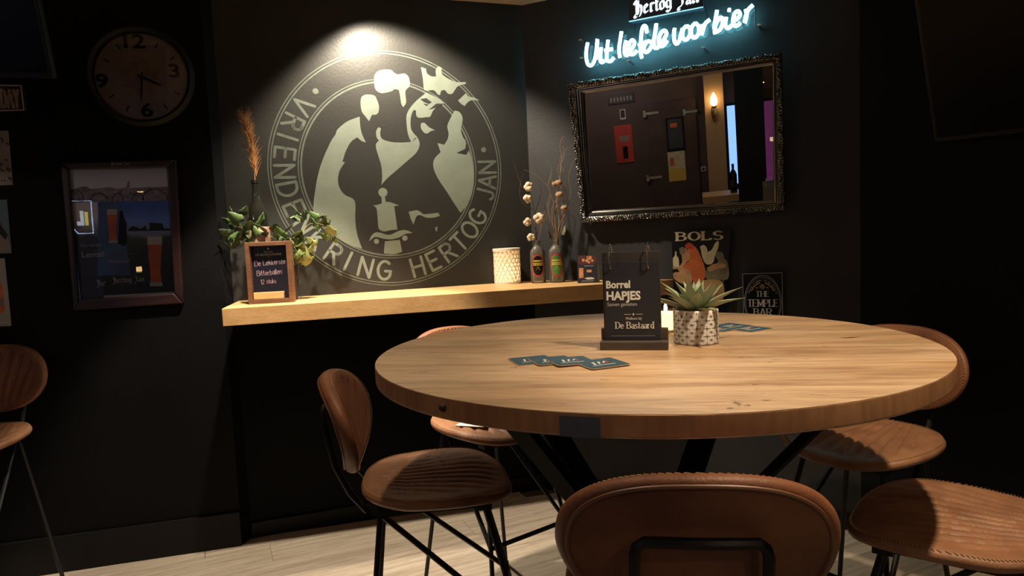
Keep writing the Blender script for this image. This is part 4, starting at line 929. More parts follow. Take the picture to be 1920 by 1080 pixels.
nt_ = M['liner'].node_tree; b_ = nt_.nodes['Principled BSDF']; tr_ = nt_.nodes.new('ShaderNodeBsdfTranslucent'); tr_.inputs[0].default_value = (1, .93, .82, 1); mx_ = nt_.nodes.new('ShaderNodeMixShader'); mx_.inputs[0].default_value = .6
nt_.links.new(b_.outputs[0], mx_.inputs[1]); nt_.links.new(tr_.outputs[0], mx_.inputs[2]); nt_.links.new(mx_.outputs[0], nt_.nodes['Material Output'].inputs['Surface'])
MB().lathe([(LR-.0065, .004), (LR-.006, LH-.012), (LR-.0075, LH-.012), (LR-.008, .006)], 36).build('liner', M['liner'], ln, True)
MB().lathe([(0, .0), (.02, 0), (.02, .018), (0, .018)], 20).build('tealight', M['candle'], ln, True)
MB().lathe([(0, .018), (.004, .024), (.005, .03), (.002, .042), (0, .046)], 10).build('flame', M['flame'], ln, True)
tl_ = point('lantern_flame_light', (-.020, 3.440, ZS+.06), .38, (1, .86, .68), .012)
# --- twig bottles
def gin_bottle(px, py, label, inner, mid):
    p = onz(px, py, ZS); p = p + Vector((p.x, p.y, 0)).normalized()*.03
    t = thing('glass_bottle', label, 'bottle', loc=p, rz=math.atan2(p.y, p.x)-PI/2, group=None)
    R_ = .038; H_ = .17
    prof = [(0, .0), (R_-.003, 0), (R_, .004), (R_, H_*.86), (R_*.93, H_*.94), (R_*.6, H_*1.05), (.0145, H_*1.10), (.0135, H_*1.2), (.0165, H_*1.205), (.0165, H_*1.24), (.0125, H_*1.245), (.0115, H_*1.1), (R_*.55, H_*1.035), (R_*.88, H_*.93), (R_-.003, H_*.84), (R_-.003, .008), (0, .008)]
    MB().lathe(prof, 32).build('glass_body', M['bottleglass'], t, True)
    def oval(rx, rz, zc, dr, name, m):
        vs = []; n = 28
        for k in range(n):
            a = 2*PI*k/n; th = rx*math.cos(a)/R_; vs.append(((R_+dr)*math.sin(th), -(R_+dr)*math.cos(th), zc+rz*math.sin(a)))
        vs2 = []; 
        mb = MB(); cols = 9
        for i in range(cols+1):
            x_ = -rx+2*rx*i/cols; h = rz*math.sqrt(max(0, 1-(x_/rx)**2)); th = x_/R_
            vs2 += [((R_+dr)*math.sin(th), -(R_+dr)*math.cos(th), zc-h), ((R_+dr)*math.sin(th), -(R_+dr)*math.cos(th), zc+h)]
        mb.add(vs2, [(2*i, 2*i+2, 2*i+3, 2*i+1) for i in range(cols)]); return mb.build(name, m, t)
    oval(.034, .056, .088, .0006, 'outer_label', M['red']); oval(.029, .048, .088, .0010, 'inner_label', M[inner])
    mb = MB()
    def bend(x, z, dr): return ((R_+dr)*math.sin(x/R_), -(R_+dr)*math.cos(x/R_), z)
    def strip(x0, x1, z0_, z1_, dr=.0014, k=6):
        vs = []
        for i in range(k+1):
            x_ = x0+(x1-x0)*i/k; vs += [bend(x_, z0_, dr), bend(x_, z1_, dr)]
        mb.add(vs, [(2*i, 2*i+2, 2*i+3, 2*i+1) for i in range(k)])
    strip(-.022, .022, .108, .114); strip(-.026, .026, .088, .090); strip(-.026, .026, .100, .102)
    for x_ in (-.020, -.012, -.004, .004, .012, .020): strip(x_-.0022, x_+.0022, .0905, .0995, .0014, 1)
    mb.add([bend(-.010, .066, .0014), bend(.010, .066, .0014), bend(0, .083, .0014)], [(0, 1, 2)])
    mb.build('label_lettering', M['yellow'], t)
    return t, p
b1, p1 = gin_bottle(1010, 531, 'clear glass bottle with red and black label holding cotton stems', 'black', 0)
b2, p2 = gin_bottle(1045, 530, 'clear glass bottle with red and green label holding curly twigs', 'green', 0)
def wpt(px, py, base, dy=0):
    d = ray(px, py); return CAM + d*((base.y+dy)/d.y)
def bolls(lst, base, t):
    for (px, py, s) in lst:
        s *= 1.3
        c = wpt(px, py, base, random.uniform(-.03, .01)) - t.location; mb = MB()
        for k in range(5):
            a = 2*PI*k/5+random.random(); mb.ell((c.x+math.cos(a)*s*.42, c.y+random.uniform(-.3, .1)*s-s*.1, c.z+math.sin(a)*s*.42), s*.58, s*.55, s*.55, 10, 7)
        f = mb.build('cotton_boll', M['cotton'], t, True)
        mb = MB()
        for k in range(4):
            a = 2*PI*k/4+.4; mb.tube([(c.x, c.y+.004, c.z), (c.x+math.cos(a)*s*.7, c.y+.001, c.z+math.sin(a)*s*.7), (c.x+math.cos(a)*s*1.05, c.y-.008, c.z+math.sin(a)*s*1.05)], [.003, .0022, .0006], 5)
        mb.build('husk', M['twigdark'], f, True)
random.seed(21)
ct = thing('cotton_branch', 'dry branch of white cotton bolls standing in the black-labelled bottle', 'dried flowers', loc=p1)
bolls([(991, 350, .019), (989, 373, .018), (1010, 409, .022), (989, 416, .017), (996, 445, .017)], p1, ct)
def branch(name, pts, base, t, m, r=.0022, dy=0):
    P_ = [wpt(x, y, base, dy*i/len(pts)) - t.location for i, (x, y) in enumerate(pts)]
    sp = spline([Vector(p) for p in P_], 5); n = len(sp)
    MB().tube(sp, [r*(1-.7*i/n) for i in range(n)], 6).build(name, m, t, True)
branch('branch', [(1008, 525), (1006, 455), (1003, 410), (1000, 385), (993, 352)], p1, ct, M['twigdark'], .0028)
for pts in ([(1006, 455), (996, 440)], [(1004, 430), (990, 418)], [(1005, 430), (1012, 410)], [(1002, 395), (978, 378), (975, 350), (981, 325)], [(1003, 400), (1014, 360), (1008, 310), (994, 280)], [(1006, 440), (1022, 390), (1006, 330), (1000, 290)], [(978, 350), (968, 320), (962, 300)], [(1010, 450), (1020, 400), (1032, 360), (1018, 340), (1000, 325), (981, 318)]):
    branch('branch', pts, p1, ct, M['twigdark'] if len(pts) < 5 else M['twig'], .0015, -.02)
tw = thing('curly_twigs', 'bunch of curly dry twigs with seed heads standing in the green-labelled bottle', 'dried flowers', loc=p2)
random.seed(9)
for pts in ([(1045, 525), (1044, 450), (1040, 400), (1048, 350), (1052, 310), (1058, 290), (1055, 270), (1060, 258)], [(1045, 520), (1046, 450), (1052, 410), (1058, 370), (1060, 330), (1050, 300), (1062, 280), (1074, 272)],
            [(1044, 450), (1036, 420), (1028, 390), (1038, 355), (1032, 330)], [(1046, 450), (1052, 400), (1058, 380), (1078, 368)], [(1044, 450), (1040, 410), (1046, 380), (1042, 345)], [(1043, 450), (1030, 425), (1022, 400)],
            [(1045, 450), (1048, 410), (1044, 370), (1050, 345)], [(1044, 455), (1050, 420), (1062, 395), (1070, 360), (1066, 330), (1076, 300)], [(1044, 455), (1036, 415), (1038, 380), (1028, 350), (1034, 320), (1026, 300)], [(1044, 455), (1040, 400), (1052, 360), (1046, 320), (1054, 300)], [(1045, 455), (1050, 420), (1044, 390), (1054, 360), (1060, 345)], [(1045, 455), (1036, 430), (1030, 410), (1026, 385)], [(1046, 448), (1056, 415), (1054, 385), (1060, 362)], [(1044, 452), (1034, 400), (1044, 375), (1066, 385)], [(1050, 330), (1054, 300), (1050, 270), (1057, 255)]):
    branch('twig', pts, p2, tw, M['twig'] if random.random() < .75 else M['twigdark'], .002, random.uniform(-.04, .02))
for (px, py, s) in ((1047, 343, .020), (1049, 365, .021), (1058, 390, .018), (1040, 345, .015)):
    c = wpt(px, py, p2, -.02)-p2; mb = MB(); mb.ell(c, s, s*.8, s*.75, 10, 6)
    for k in range(6):
        a = 2*PI*k/6; mb.tube([c, (c.x+math.cos(a)*s*1.1, c.y-.006, c.z+math.sin(a)*s*.95)], [.005, .001], 5)
    mb.build('seed_head', mat('tan_seed_head', (.42, .27, .15), .8, vscale=60, col2=(.22, .13, .07)), tw, True)
for (px, py, a) in ((1032, 447, 2.7), (1056, 440, .5)):
    c = wpt(px, py, p2, -.015)-p2; o_ = leafobj('dry_leaf', M['olive'], tw); o_.location = c; o_.rotation_euler = (1.3, a*0, a-1.57); o_.scale = (.7, .9, .7)
# --- table tent card
pL, pR = onz(1083, 531, ZS), onz(1121, 530, ZS); wd = (pR-pL).length; ang = math.atan2(pR.y-pL.y, pR.x-pL.x)
tt = thing('table_tent_card', 'small folded snack advertising card on the right end of the shelf', 'card', loc=pL, rz=ang)
Hc = .132
MB().add([(0, 0, 0), (wd, 0, 0), (wd, .022, Hc), (0, .022, Hc), (0, .0012, 0), (wd, .0012, 0), (wd, .0232, Hc), (0, .0232, Hc)], [(0, 1, 2, 3), (4, 7, 6, 5), (0, 4, 5, 1), (1, 5, 6, 2), (2, 6, 7, 3), (3, 7, 4, 0)]).build('front_leaf', M['navy'], tt)
MB().add([(0, .045, 0), (wd+.004, .045, 0), (wd, .0235, Hc), (0, .0235, Hc), (0, .0462, 0), (wd+.004, .0462, 0), (wd, .0247, Hc), (0, .0247, Hc)], [(0, 1, 2, 3), (4, 7, 6, 5), (0, 4, 5, 1), (1, 5, 6, 2), (2, 6, 7, 3), (3, 7, 4, 0)]).build('back_leaf', M['offwhite'], tt)
def cardprint(poly_, name, m, d=.0006):
    vs = [(u*wd, v*.022-d, v*Hc) for u, v in poly_]; n = len(vs); MB().add(vs, [tuple(range(n))]).build(name, m, tt)
M['snack'] = mat('fried_snack_print', (.70, .34, .14), .5, vscale=60, col2=(.45, .15, .05))
cardprint([(.04, .97), (.96, .97), (.96, .66), (.04, .66)], 'photo_print', mat('dark_red_print', (.10, .025, .02), .5, var=.5, vscale=60))
for (u, v, r) in ((.30, .82, .075), (.48, .80, .08), (.62, .90, .10), (.74, .80, .07), (.58, .74, .06), (.52, .92, .07)):
    cardprint([(u+r*math.cos(k*PI/6), v+r*.72*math.sin(k*PI/6)) for k in range(12)], 'snack_print', M['snack'], .001)
cardprint([(.08, .54), (.30, .54), (.30, .18), (.08, .18)], 'jar_print', M['snack'], .001); cardprint([(.46, .47), (.70, .47), (.70, .38), (.46, .38)], 'dish_print', M['snack'], .001)
cardprint([(.34, .62), (.80, .62), (.80, .605), (.34, .605)], 'text_line', M['greytext'], .001); cardprint([(.2, .08), (.80, .08), (.80, .065), (.2, .065)], 'text_line', M['greytext'], .001)
cardprint([(.34, .17), (.5, .12), (.8, .13), (.84, .17), (.7, .2), (.5, .2)], 'plate_print', M['offwhite'], .001)

# ================================================================== round table
TC = Vector((.319, 1.679, 0)); TR = .654
tb = thing('round_table', 'large round oak bar-height table with a thick top in the middle of the room', 'table', loc=TC)
n = 128; prof = [(0, ZT), (TR-.006, ZT), (TR-.002, ZT-.0015), (TR, ZT-.005)]
TA = -.17; tca, tsa = math.cos(TA), math.sin(TA); edges = [-.66, -.47, -.255, -.06, .13, .335, .52, .66]
for k in range(len(edges)-1):
    y0_, y1_ = max(edges[k], -TR+.0015)+.0003, min(edges[k+1], TR-.0015)-.0003; rim = []
    N_ = 26
    def hx(y): return math.sqrt(max(TR*TR-y*y, 0))
    ys = [y0_+(y1_-y0_)*i/N_ for i in range(N_+1)]
    pts = [(hx(y), y) for y in ys]+[(-hx(y), y) for y in reversed(ys)]
    bd = MB().prism(pts, ZT-.0395, ZT, 'z').build('tabletop_board', M['table'], tb); bd.rotation_euler = (0, 0, TA); bevel(bd, .0007, 1)
MB().lathe([(TR-.0005, ZT-.0012), (TR+.0003, ZT-.0022), (TR+.0006, ZT-.005), (TR+.0006, ZT-.036), (TR-.003, ZT-.0402), (TR-.02, ZT-.0402), (TR-.02, ZT-.0396), (TR-.0005, ZT-.0396), (TR-.0005, ZT-.0012)], n).build('edge_band', M['table_edge'], tb, 30)
a0 = math.atan2(1.100-TC.y, .078-TC.x); a1 = math.atan2(1.074-TC.y, .136-TC.x)
pa = onz(1059, 790, 1.05); pb_ = onz(1131, 793, 1.05); a0 = math.atan2(pa.y-TC.y, pa.x-TC.x); a1 = math.atan2(pb_.y-TC.y, pb_.x-TC.x)
vs = []
for k in range(9):
    a = a0+(a1-a0)*k/8
    for (r, z_) in ((TR+.0014, ZT-.006), (TR+.0014, ZT-.0400), (TR-.004, ZT-.0395), (TR-.004, ZT-.007)): vs.append((r*math.cos(a), r*math.sin(a), z_))
MB().add(vs, [(k*4+q, k*4+(q+1) % 4, k*4+4+(q+1) % 4, k*4+4+q) for k in range(8) for q in range(4)]+[(0, 1, 2, 3), (35, 34, 33, 32)]).build('edge_inlay', M['inlay'], tb, label='blue-grey rectangular patch let into the table edge')
# dark knots set into the edge
for (px, py) in ((838, 762),):
    p = onz(px, py, 1.055); a = math.atan2(p.y-TC.y, p.x-TC.x); c = (TR*math.cos(a), TR*math.sin(a))
    MB().ell((c[0], c[1], 1.055), .009, .009, .008, 12, 8).build('knot', mat('dark_knot', (.03, .015, .01), .7), tb, True)
MB().lathe([(.52, ZT-.041), (.545, ZT-.041), (.545, ZT-.060), (.52, ZT-.060), (.52, ZT-.041)], 96).build('support_ring', M['steel'], tb, 30)
for k in range(4):
    a = PI/4+k*PI/2; c, s_ = math.cos(a), math.sin(a); px_, py_ = -s_*.035, c*.035
    mb = MB(); vs = []
    for (r, z_) in ((.50, ZT-.045), (.12, .58), (.14, .50), (.52, .0)):
        for (dr, w_) in ((-.012, -1), (.012, -1), (.012, 1), (-.012, 1)): vs.append((c*(r+dr)+px_*w_, s_*(r+dr)+py_*w_, z_))
    mb.add(vs, [(i*4+q, i*4+(q+1) % 4, i*4+4+(q+1) % 4, i*4+4+q) for i in range(3) for q in range(4)]+[(3, 2, 1, 0), (12, 13, 14, 15)])
    mb.build('leg', M['tablesteel'], tb)
MB().lathe([(0, .44), (.135, .44), (.135, .64), (0, .64)], 24).build('hub', M['tablesteel'], tb, 30)

# --- beer mats
def coaster(px, py, ang, z_, label, group, tilt=(0, 0)):
    p = onz(px, py, ZT); s = .0465
    t = thing('beer_mat', label, 'coaster', loc=(p.x, p.y, z_), rz=ang, group=group); t.rotation_euler = (tilt[0], tilt[1], ang)
    def rr(h, r):
        out = []
        for (cx_, cy_, a_) in ((h-r, h-r, 0), (-h+r, h-r, 90), (-h+r, -h+r, 180), (h-r, -h+r, 270)): out += [(cx_+r*math.cos(math.radians(a_+k*22.5)), cy_+r*math.sin(math.radians(a_+k*22.5))) for k in range(5)]
        return out
    MB().prism(rr(s, .008), 0, .0014, 'z').build('card', M['cardedge'], t)
    MB().prism(rr(s-.0018, .0065), .00145, .0018, 'z').build('blue_print', M['coaster'], t)
    mb = MB()
    for i in range(3): mb.prism([(-.022+i*.012, -.012+.005*i), (-.018+i*.012, -.012+.005*i), (-.012+i*.014, .014), (-.018+i*.014, .014)], .0018, .0021, 'z')
    mb.prism([(-.03, -.02), (.022, -.022), (.022, -.019), (-.03, -.017)], .0018, .0021, 'z')
    mb.build('white_print', M['offwhite'], t); mb = MB(); mb.prism([(.012, -.004), (.02, .002), (.016, .012), (.009, .006)], .0018, .0021, 'z'); mb.build('red_print', M['red'], t)
    return t
c4a = math.atan2(*reversed(((onz(1110, 692.7, ZT)-onz(1088, 681, ZT)).x, (onz(1110, 692.7, ZT)-onz(1088, 681, ZT)).y)))
pa, pb_ = onz(1110, 692.7, ZT), onz(1170, 686, ZT); ca4 = math.atan2(pb_.y-pa.y, pb_.x-pa.x)
g = None
for (px, py, z_, tl, lab) in ((998, 676.3, .0002, (0, 0), 'leftmost blue beer mat, underneath the fanned row of four'), (1036, 677.4, .0012, (0, .02), 'second blue beer mat from the left in the fanned row'), (1071, 679.3, .0024, (0, .02), 'third blue beer mat from the left in the fanned row'), (1128, 683.8, .0022, (0, -.01), 'rightmost blue beer mat on top of the fanned row of four')):
    coaster(px, py, ca4+random.uniform(-.08, .08), ZT+z_, lab, 'fanned beer mats on the left of the table', tl)
for (px, py, z_, lab) in ((1352, 617, .0002, 'blue beer mat half hidden behind the patterned pot'), (1371, 613.5, .0021, 'blue beer mat in the middle behind the agave'), (1404, 617, .0002, 'rightmost blue beer mat beyond the patterned pot')):
    coaster(px, py, ca4+.25, ZT+z_, lab, 'beer mats behind the agave')

# --- menu stand
pL, pR = onz(1125, 657, ZT), onz(1253, 657, ZT); wd = (pR-pL).length; ang = math.atan2(pR.y-pL.y, pR.x-pL.x)
ms = thing('menu_stand', 'dark snack menu flip cards in a wooden base on the round table', 'menu', loc=pL, rz=ang)
bxp('base_board', (0, wd, 0, .050, 0, .020), M['darkwood'], ms); bxp('base_back', (0, wd, .034, .050, .0201, .048), M['darkwood'], ms)
x0, x1 = .012, wd-.018
bxp('backing_board', (x0-.004, x1+.003, .030, .033, .0202, .232), mat('smoked_acrylic', (.045, .042, .045), .2, var=.1), ms, .0008)
for k in range(5): bxp('menu_card', (x0, x1-.0005*k, .0285-.0012*k, .0292-.0012*k, .0202, .210-.0008*k), M['navy'], ms, .0002)
yf = .0285-.0012*4-.0001
sans('Borrel', .0245, x0+.004, .147, yf, M['white'], ms, 'LEFT', bold=.0008, sx=.92); sans('HAPJES', .0285, x0+.004, .1185, yf, M['white'], ms, 'LEFT', bold=.0010, sx=.92)
sans('Samen genieten', .0125, x0+.006, .1035, yf, M['greytext'], ms, 'LEFT', sx=.9)
cx_ = (x0+x1)/2+.003
sans('Welkom bij', .0095, cx_, .070, yf, M['offwhite'], ms, sx=.85)
mb = MB(); stroke(mb, [(cx_-.022, .083), (cx_-.006, .083)], .0009, yf-.0003, yf+.0002, False); stroke(mb, [(cx_+.006, .083), (cx_+.022, .083)], .0009, yf-.0003, yf+.0002, False)
mb.prism([(cx_-.0025, .083), (cx_, .0865), (cx_+.0025, .083), (cx_, .0795)], yf-.0003, yf+.0002); mb.build('ornament_print', M['offwhite'], ms)
mb = MB(); write(mb, 'De Bastaard', cx_+.002, .049, .0155, yf-.0004, yf+.0002, 'serif', .13, .19, .86, 'c'); mb.build('serif_lettering', M['white'], ms)
mb = MB(); stroke(mb, [(x0+.012, .031), (x1-.012, .031)], .0012, yf-.0003, yf+.0002, False); mb.build('small_print', M['dimtext'], ms)
for cxr in (x0+.018, x1-.023):
    mb = MB()
    for k in range(30):
        a = 2*PI*k/30; mb.ell((cxr+.002*math.sin(a), .026+.013*math.sin(a), .222+.029*math.cos(a)), .0022, .0022, .0022, 6, 4)
    mb.build('ball_chain_ring', M['chrome'], ms, True)
# --- tealight behind the menu
cn = thing('tealight_glass', 'small glass tealight holder burning between the menu stand and the agave', 'candle', loc=(.418, 1.860, ZT))
MB().lathe([(0, 0), (.030, 0), (.033, .004), (.034, .070), (.031, .070), (.030, .008), (0, .008)], 28).build('glass_cup', M['glass'], cn, True)
MB().lathe([(0, .009), (.027, .009), (.027, .055), (0, .055)], 24).build('candle_wax', M['candle'], cn, True)
MB().lathe([(0, .055), (.004, .06), (.005, .066), (.002, .078), (0, .082)], 10).build('flame', M['flame'], cn, True)

# --- agave in patterned pot
PC = Vector((.449, 1.668, ZT)); PR, PH = .0535, .084
ag = thing('potted_agave', 'grey-green agave in a white pot with dark geometric tile pattern on the round table', 'plant', loc=PC)
MB().lathe([(0, 0), (PR-.003, 0), (PR, .003), (PR, PH-.002), (PR-.0015, PH), (PR-.006, PH-.001), (PR-.006, PH-.012), (0, PH-.013)], 48).build('pot', M['tile_white'], ag, 40)
mb = MB()
def onpot(th, z_, d=.0004): return Vector(((PR+d)*math.cos(th), (PR+d)*math.sin(th), z_))
def potline(th0, z0_, th1, z1_, wdt, k=4):
    dx = (th1-th0)*PR; dz = z1_-z0_; l = math.hypot(dx, dz); nx, nz = -dz/l*wdt/2/PR, dx/l*wdt/2; vs = []
    for i in range(k+1):
        a = th0+(th1-th0)*i/k; z_ = z0_+dz*i/k; vs += [onpot(a-nx, z_-nz), onpot(a+nx, z_+nz)]
    mb.add(vs, [(2*i, 2*i+1, 2*i+3, 2*i+2) for i in range(k)])
NT = 14; cell = 2*PI/NT; ch = cell*PR; Z0 = .006
rows = 4; ch = (PH-.008)/rows*1.0
for i in range(NT):
    for j in range(rows):
        a = i*cell; z_ = .003+j*ch
        potline(a, z_, a+cell, z_+ch, .0005, 3); potline(a, z_+ch, a+cell, z_, .0005, 3)
        potline(a, z_, a+cell, z_, .0006, 3)
        c0 = (a+cell/2, z_+ch/2)
        for q in range(4):   # petal outlines
            s1, s2 = ((1, 1), (-1, 1), (-1, -1), (1, -1))[q]
            e = (c0[0]+s1*cell*.5, c0[1]+s2*ch*.5); m1 = (c0[0]+s1*cell*.40, c0[1]+s2*ch*.12); m2 = (c0[0]+s1*cell*.12, c0[1]+s2*ch*.40)
            for m_ in (m1, m2): potline(c0[0], c0[1], m_[0], m_[1], .0006, 1); potline(m_[0], m_[1], e[0], e[1], .0005, 1)
        for k in range(8): 
            pass
        # dark node at the lattice crossing
        vs = [onpot(a+.0013/PR*math.cos(2*PI*k/8), z_+.0013*math.sin(2*PI*k/8), .0006) for k in range(8)]; mb.add(vs, [tuple(range(8))])
    potline(i*cell, .003, i*cell, PH-.004, .0006, 2)
mb.build('tile_pattern', M['tile_line'], ag)
MB().lathe([(0, PH-.012), (PR-.006, PH-.0125)], 24).build('soil', M['soil'], ag)
def agave_leaf(az, el, ln_, wd_, curl):
    N_ = 10; vs = []; d = Vector((math.cos(az), math.sin(az), 0)); sd = Vector((-math.sin(az), math.cos(az), 0)); p = Vector((d.x*.006, d.y*.006, PH-.012)); e = el
    for i in range(N_+1):
        t_ = i/N_; w_ = wd_*(math.sin(PI*min(1, (t_*.62+.30)))**1.0)*(1-t_**3.2)*.5 if t_ < 1 else 0
        tg = d*math.cos(e)+Vector((0, 0, 1))*math.sin(e); nr = Vector((0, 0, 1))*math.cos(e)-d*math.sin(e); th = .0032*(1-t_)+.0005
        w_ = max(w_, .0003)
        vs += [p-sd*w_+nr*w_*.45, p-nr*th, p+sd*w_+nr*w_*.45, p+nr*(th*.2)]
        p = p+tg*(ln_/N_); e -= curl/N_
    fs = [(i*4+q, i*4+(q+1) % 4, i*4+4+(q+1) % 4, i*4+4+q) for i in range(N_) for q in range(4)]
    MB().add(vs, fs).build('leaf', M['agave'], ag, 50)
random.seed(17)
for k in range(30):
    t_ = k/29; el = 1.42-1.12*t_+random.uniform(-.06, .06); az = k*2.39996+.5
    agave_leaf(az, el, (.070+.052*min(1, t_*1.6))*random.uniform(.92, 1.08), .028+.007*math.sin(t_*PI), .35*t_+random.uniform(-.1, .25))

# ================================================================== bar stools
def pad(outline, thick, hfun_front, hfun_back, place, nr=30, na=168):
    """outline(theta)->(x,y); returns MB of a cushion; hfun(x,y,s) offsets; place maps (x,y,h)->xyz"""
    vs = []; prof = []
    for i in range(nr+1): prof.append((i/nr*.90, 'f', 1))
    for k in range(1, 7):
        a = PI/2-PI*k/7; prof.append((.90+.10*math.cos(a), 'e', math.sin(a)))
    for i in range(5): prof.append((.90-.9*i/4, 'b', -1))
    for (s, kind, c) in prof:
        for k in range(na):
            th = 2*PI*k/na; x, y = outline(th); x *= s; y *= s
            if kind == 'f': h = thick/2*(1-.22*(s/.9)**4) + hfun_front(x, y, s)
            elif kind == 'e': h = thick/2*.78*c
            else: h = -thick/2*.78 + hfun_back(x, y, s)
            vs.append(place(x, y, h))
    n = len(prof)
    fs = [(i*na+k, i*na+(k+1) % na, (i+1)*na+(k+1) % na, (i+1)*na+k) for i in range(n-1) for k in range(na)]
    mb = MB(); mb.add(vs, fs); return mb
def sgn(v): return 1 if v >= 0 else -1
SEATZ = .685
def seat_out(th):
    c, s = math.cos(th), math.sin(th); e = 2/2.5
    x = .215*sgn(c)*abs(c)**e; y = .205*sgn(s)*abs(s)**e
    x *= 1+.05*(y/.2)   # a little wider at the front
    return x, y
def back_out(th):
    c, s = math.cos(th), math.sin(th); e = 2/2.45
    x = .215*sgn(c)*abs(c)**e; y = .135*sgn(s)*abs(s)**(2/2.3)
    x *= 1-.13*max(0, -y/.135)**1.3 
    return x, y
def groove(a, step, wd):
    m = (a/step) % 1.0; d = min(m, 1-m)*step; return math.exp(-(d/wd)**2)
def seat_f(x, y, s):
    a = math.atan2(x, y+.42); f = max(0, 1-max(0, (s-.72)/.16)); f = f*max(0, min(1, (.19-abs(x))/.02))
    return -.008*groove(a+.0375, .075, .012)*f + .006*(1-s*s)
def back_f(x, y, s):
    a = math.atan2(x, y+.34); f = max(0, 1-max(0, (s-.70)/.16)); f = f*max(0, min(1, (.17-abs(x))/.02))
    return -.008*groove(a+.05, .10, .015)*f + .004*(1-s*s)
def seat_place(x, y, h):
    z = SEATZ+h + .05*(x/.215)**2*.25 - .022*max(0, (y-.07)/.135)**2 + .012*max(0, (-y-.08)/.12)
    return (x, y, z)
BT = math.radians(13)
def back_place(x, z, h):
    y = -.222 + h - 0 + .050*(x/.215)**2 ; zz = z
    # recline about the lower edge
    y2 = y - math.sin(BT)*(zz+.135); z2 = SEATZ+.193 + zz*math.cos(BT)
    return (x, y2, z2)
def stitches(outline, place, s, h, n, ln_=.006, name='stitching'):
    mb = MB()
    for k in range(n):
        th = 2*PI*k/n; x, y = outline(th); x2, y2 = outline(th+2*PI/n*.62)
        a = Vector(place(x*s, y*s, h)); b = Vector(place(x2*(s+.018), y2*(s+.018), h-.003)); mb.tube([a, b], .0009, 4)
    return mb
def make_stool(label, group='cognac leather bar stools'):
    t = thing('bar_stool', label, 'bar stool', group=None)
    pad(seat_out, .040, seat_f, lambda x, y, s: 0, seat_place).build('seat', M['leather'], t, 60)
    st = stitches(seat_out, seat_place, .955, .0150, 170).build('seat_stitching', M['stitch'], t); st['kind'] = 'stuff'
    pad(back_out, .046, back_f, lambda x, y, s: .006*max(0, min(1, (.87-s)/.05))-.003*(1-s), back_place).build('backrest', M['leather_back'], t, 60)
    st = stitches(back_out, back_place, .955, .018, 130).build('backrest_stitching', M['stitch'], t); st['kind'] = 'stuff'
    n = 96
    for s_, h_, r_ in ((.90, -.0185, .0030), (.868, -.0195, .0024)):
        pass
    MB().tube([back_place(*[c*.905 for c in back_out(2*PI*k/n)], -.0180) for k in range(n)], .0034, 8, True).build('rear_piping', M['piping'], t, True)
    # steel frame
    zs = SEATZ-.026
    def up(x, zz, off): 
        p = back_place(x, zz, off); return p
    hoop = [(-.10, -.185, zs-.004), (-.098, -.225, SEATZ+.02), up(-.097, -.10, -.040), up(-.094, .010, -.036), up(-.090, .024, -.034), up(-.080, .033, -.033), up(0, .035, -.033), up(.080, .033, -.033), up(.090, .024, -.034), up(.094, .010, -.036), up(.097, -.10, -.040), (.098, -.225, SEATZ+.02), (.10, -.185, zs-.004)]
    MB().tube(hoop, .0088, 8).build('back_hoop', M['steel'], t, True)
    MB().box(-.13, .13, -.17, -.13, zs-.006, zs+.004).box(-.13, .13, .10, .14, zs-.018, zs-.004).box(-.125, -.100, -.17, .14, zs-.012, zs-.001).box(.100, .125, -.17, .14, zs-.012, zs-.001).build('seat_frame', M['steel'], t)
    FZ = .33
    for sx in (-1, 1):
        MB().tube([(sx*.115, .12, zs-.008), (sx*.165, .20, FZ), (sx*.195, .245, .004)], .0078, 8).build('leg', M['steel'], t, True)
        MB().tube([(sx*.115, -.15, zs-.004), (sx*.195, -.225, .004)], .0078, 8).build('leg', M['steel'], t, True)
        MB().tube([(sx*.105, -.16, zs-.004), (sx*.165, .20, FZ)], .0078, 8).build('diagonal_brace', M['steel'], t, True)
        for y_ in (.245, -.225): MB().lathe([(0, 0), (.011, 0), (.011, .012), (0, .013)], 12, (sx*.195, y_)).build('foot_cap', M['black'], t, True)
    MB().tube([(-.165, .20, FZ), (.165, .20, FZ)], .0078, 8).build('footrest', M['steel'], t, True)
    return t
s0 = make_stool('brown leather bar stool seen from behind at the bottom centre, nearest the camera')
STOOLS = [(.290, 1.222, -.13, None),
 (-.232, 1.855, -PI/2+.12, 'brown leather bar stool left of the table with its seat half in shadow'),
 (-.085, 2.395, math.atan2(-.66, -.75)+0.0, 'brown leather bar stool tucked behind the table with a paper slip on its seat'),
 (1.02, 2.02, math.atan2(.72, -.55), 'brown leather bar stool on the far right of the table with fluted seat lit'),
 (.985, 1.44, math.atan2(.94, .33), 'brown leather bar stool at the lower right corner cut by the frame'),
 (-2.06, 2.44, PI+.10, 'brown leather bar stool against the left wall, cut by the left frame edge')]
def face(dx, dy): return math.atan2(-dx, dy)
STOOLS[2] = (-.095, 2.43, face(.60, -.80), STOOLS[2][3]); STOOLS[3] = (1.045, 2.035, face(-.80, -.60), STOOLS[3][3]); STOOLS[4] = (.94, 1.44, face(-.80, .60), STOOLS[4][3]); STOOLS[5] = (-2.035, 2.44, face(.15, -1), STOOLS[5][3])
allst = []
for i, (x, y, rz, lab) in enumerate(STOOLS):
    o = s0 if i == 0 else copy_tree(s0)
    o.location = (x, y, 0); o.rotation_euler = (0, 0, rz)
    if lab: o['label'] = lab
    o['group'] = 'bar stools with cognac leather pads'; allst.append(o)
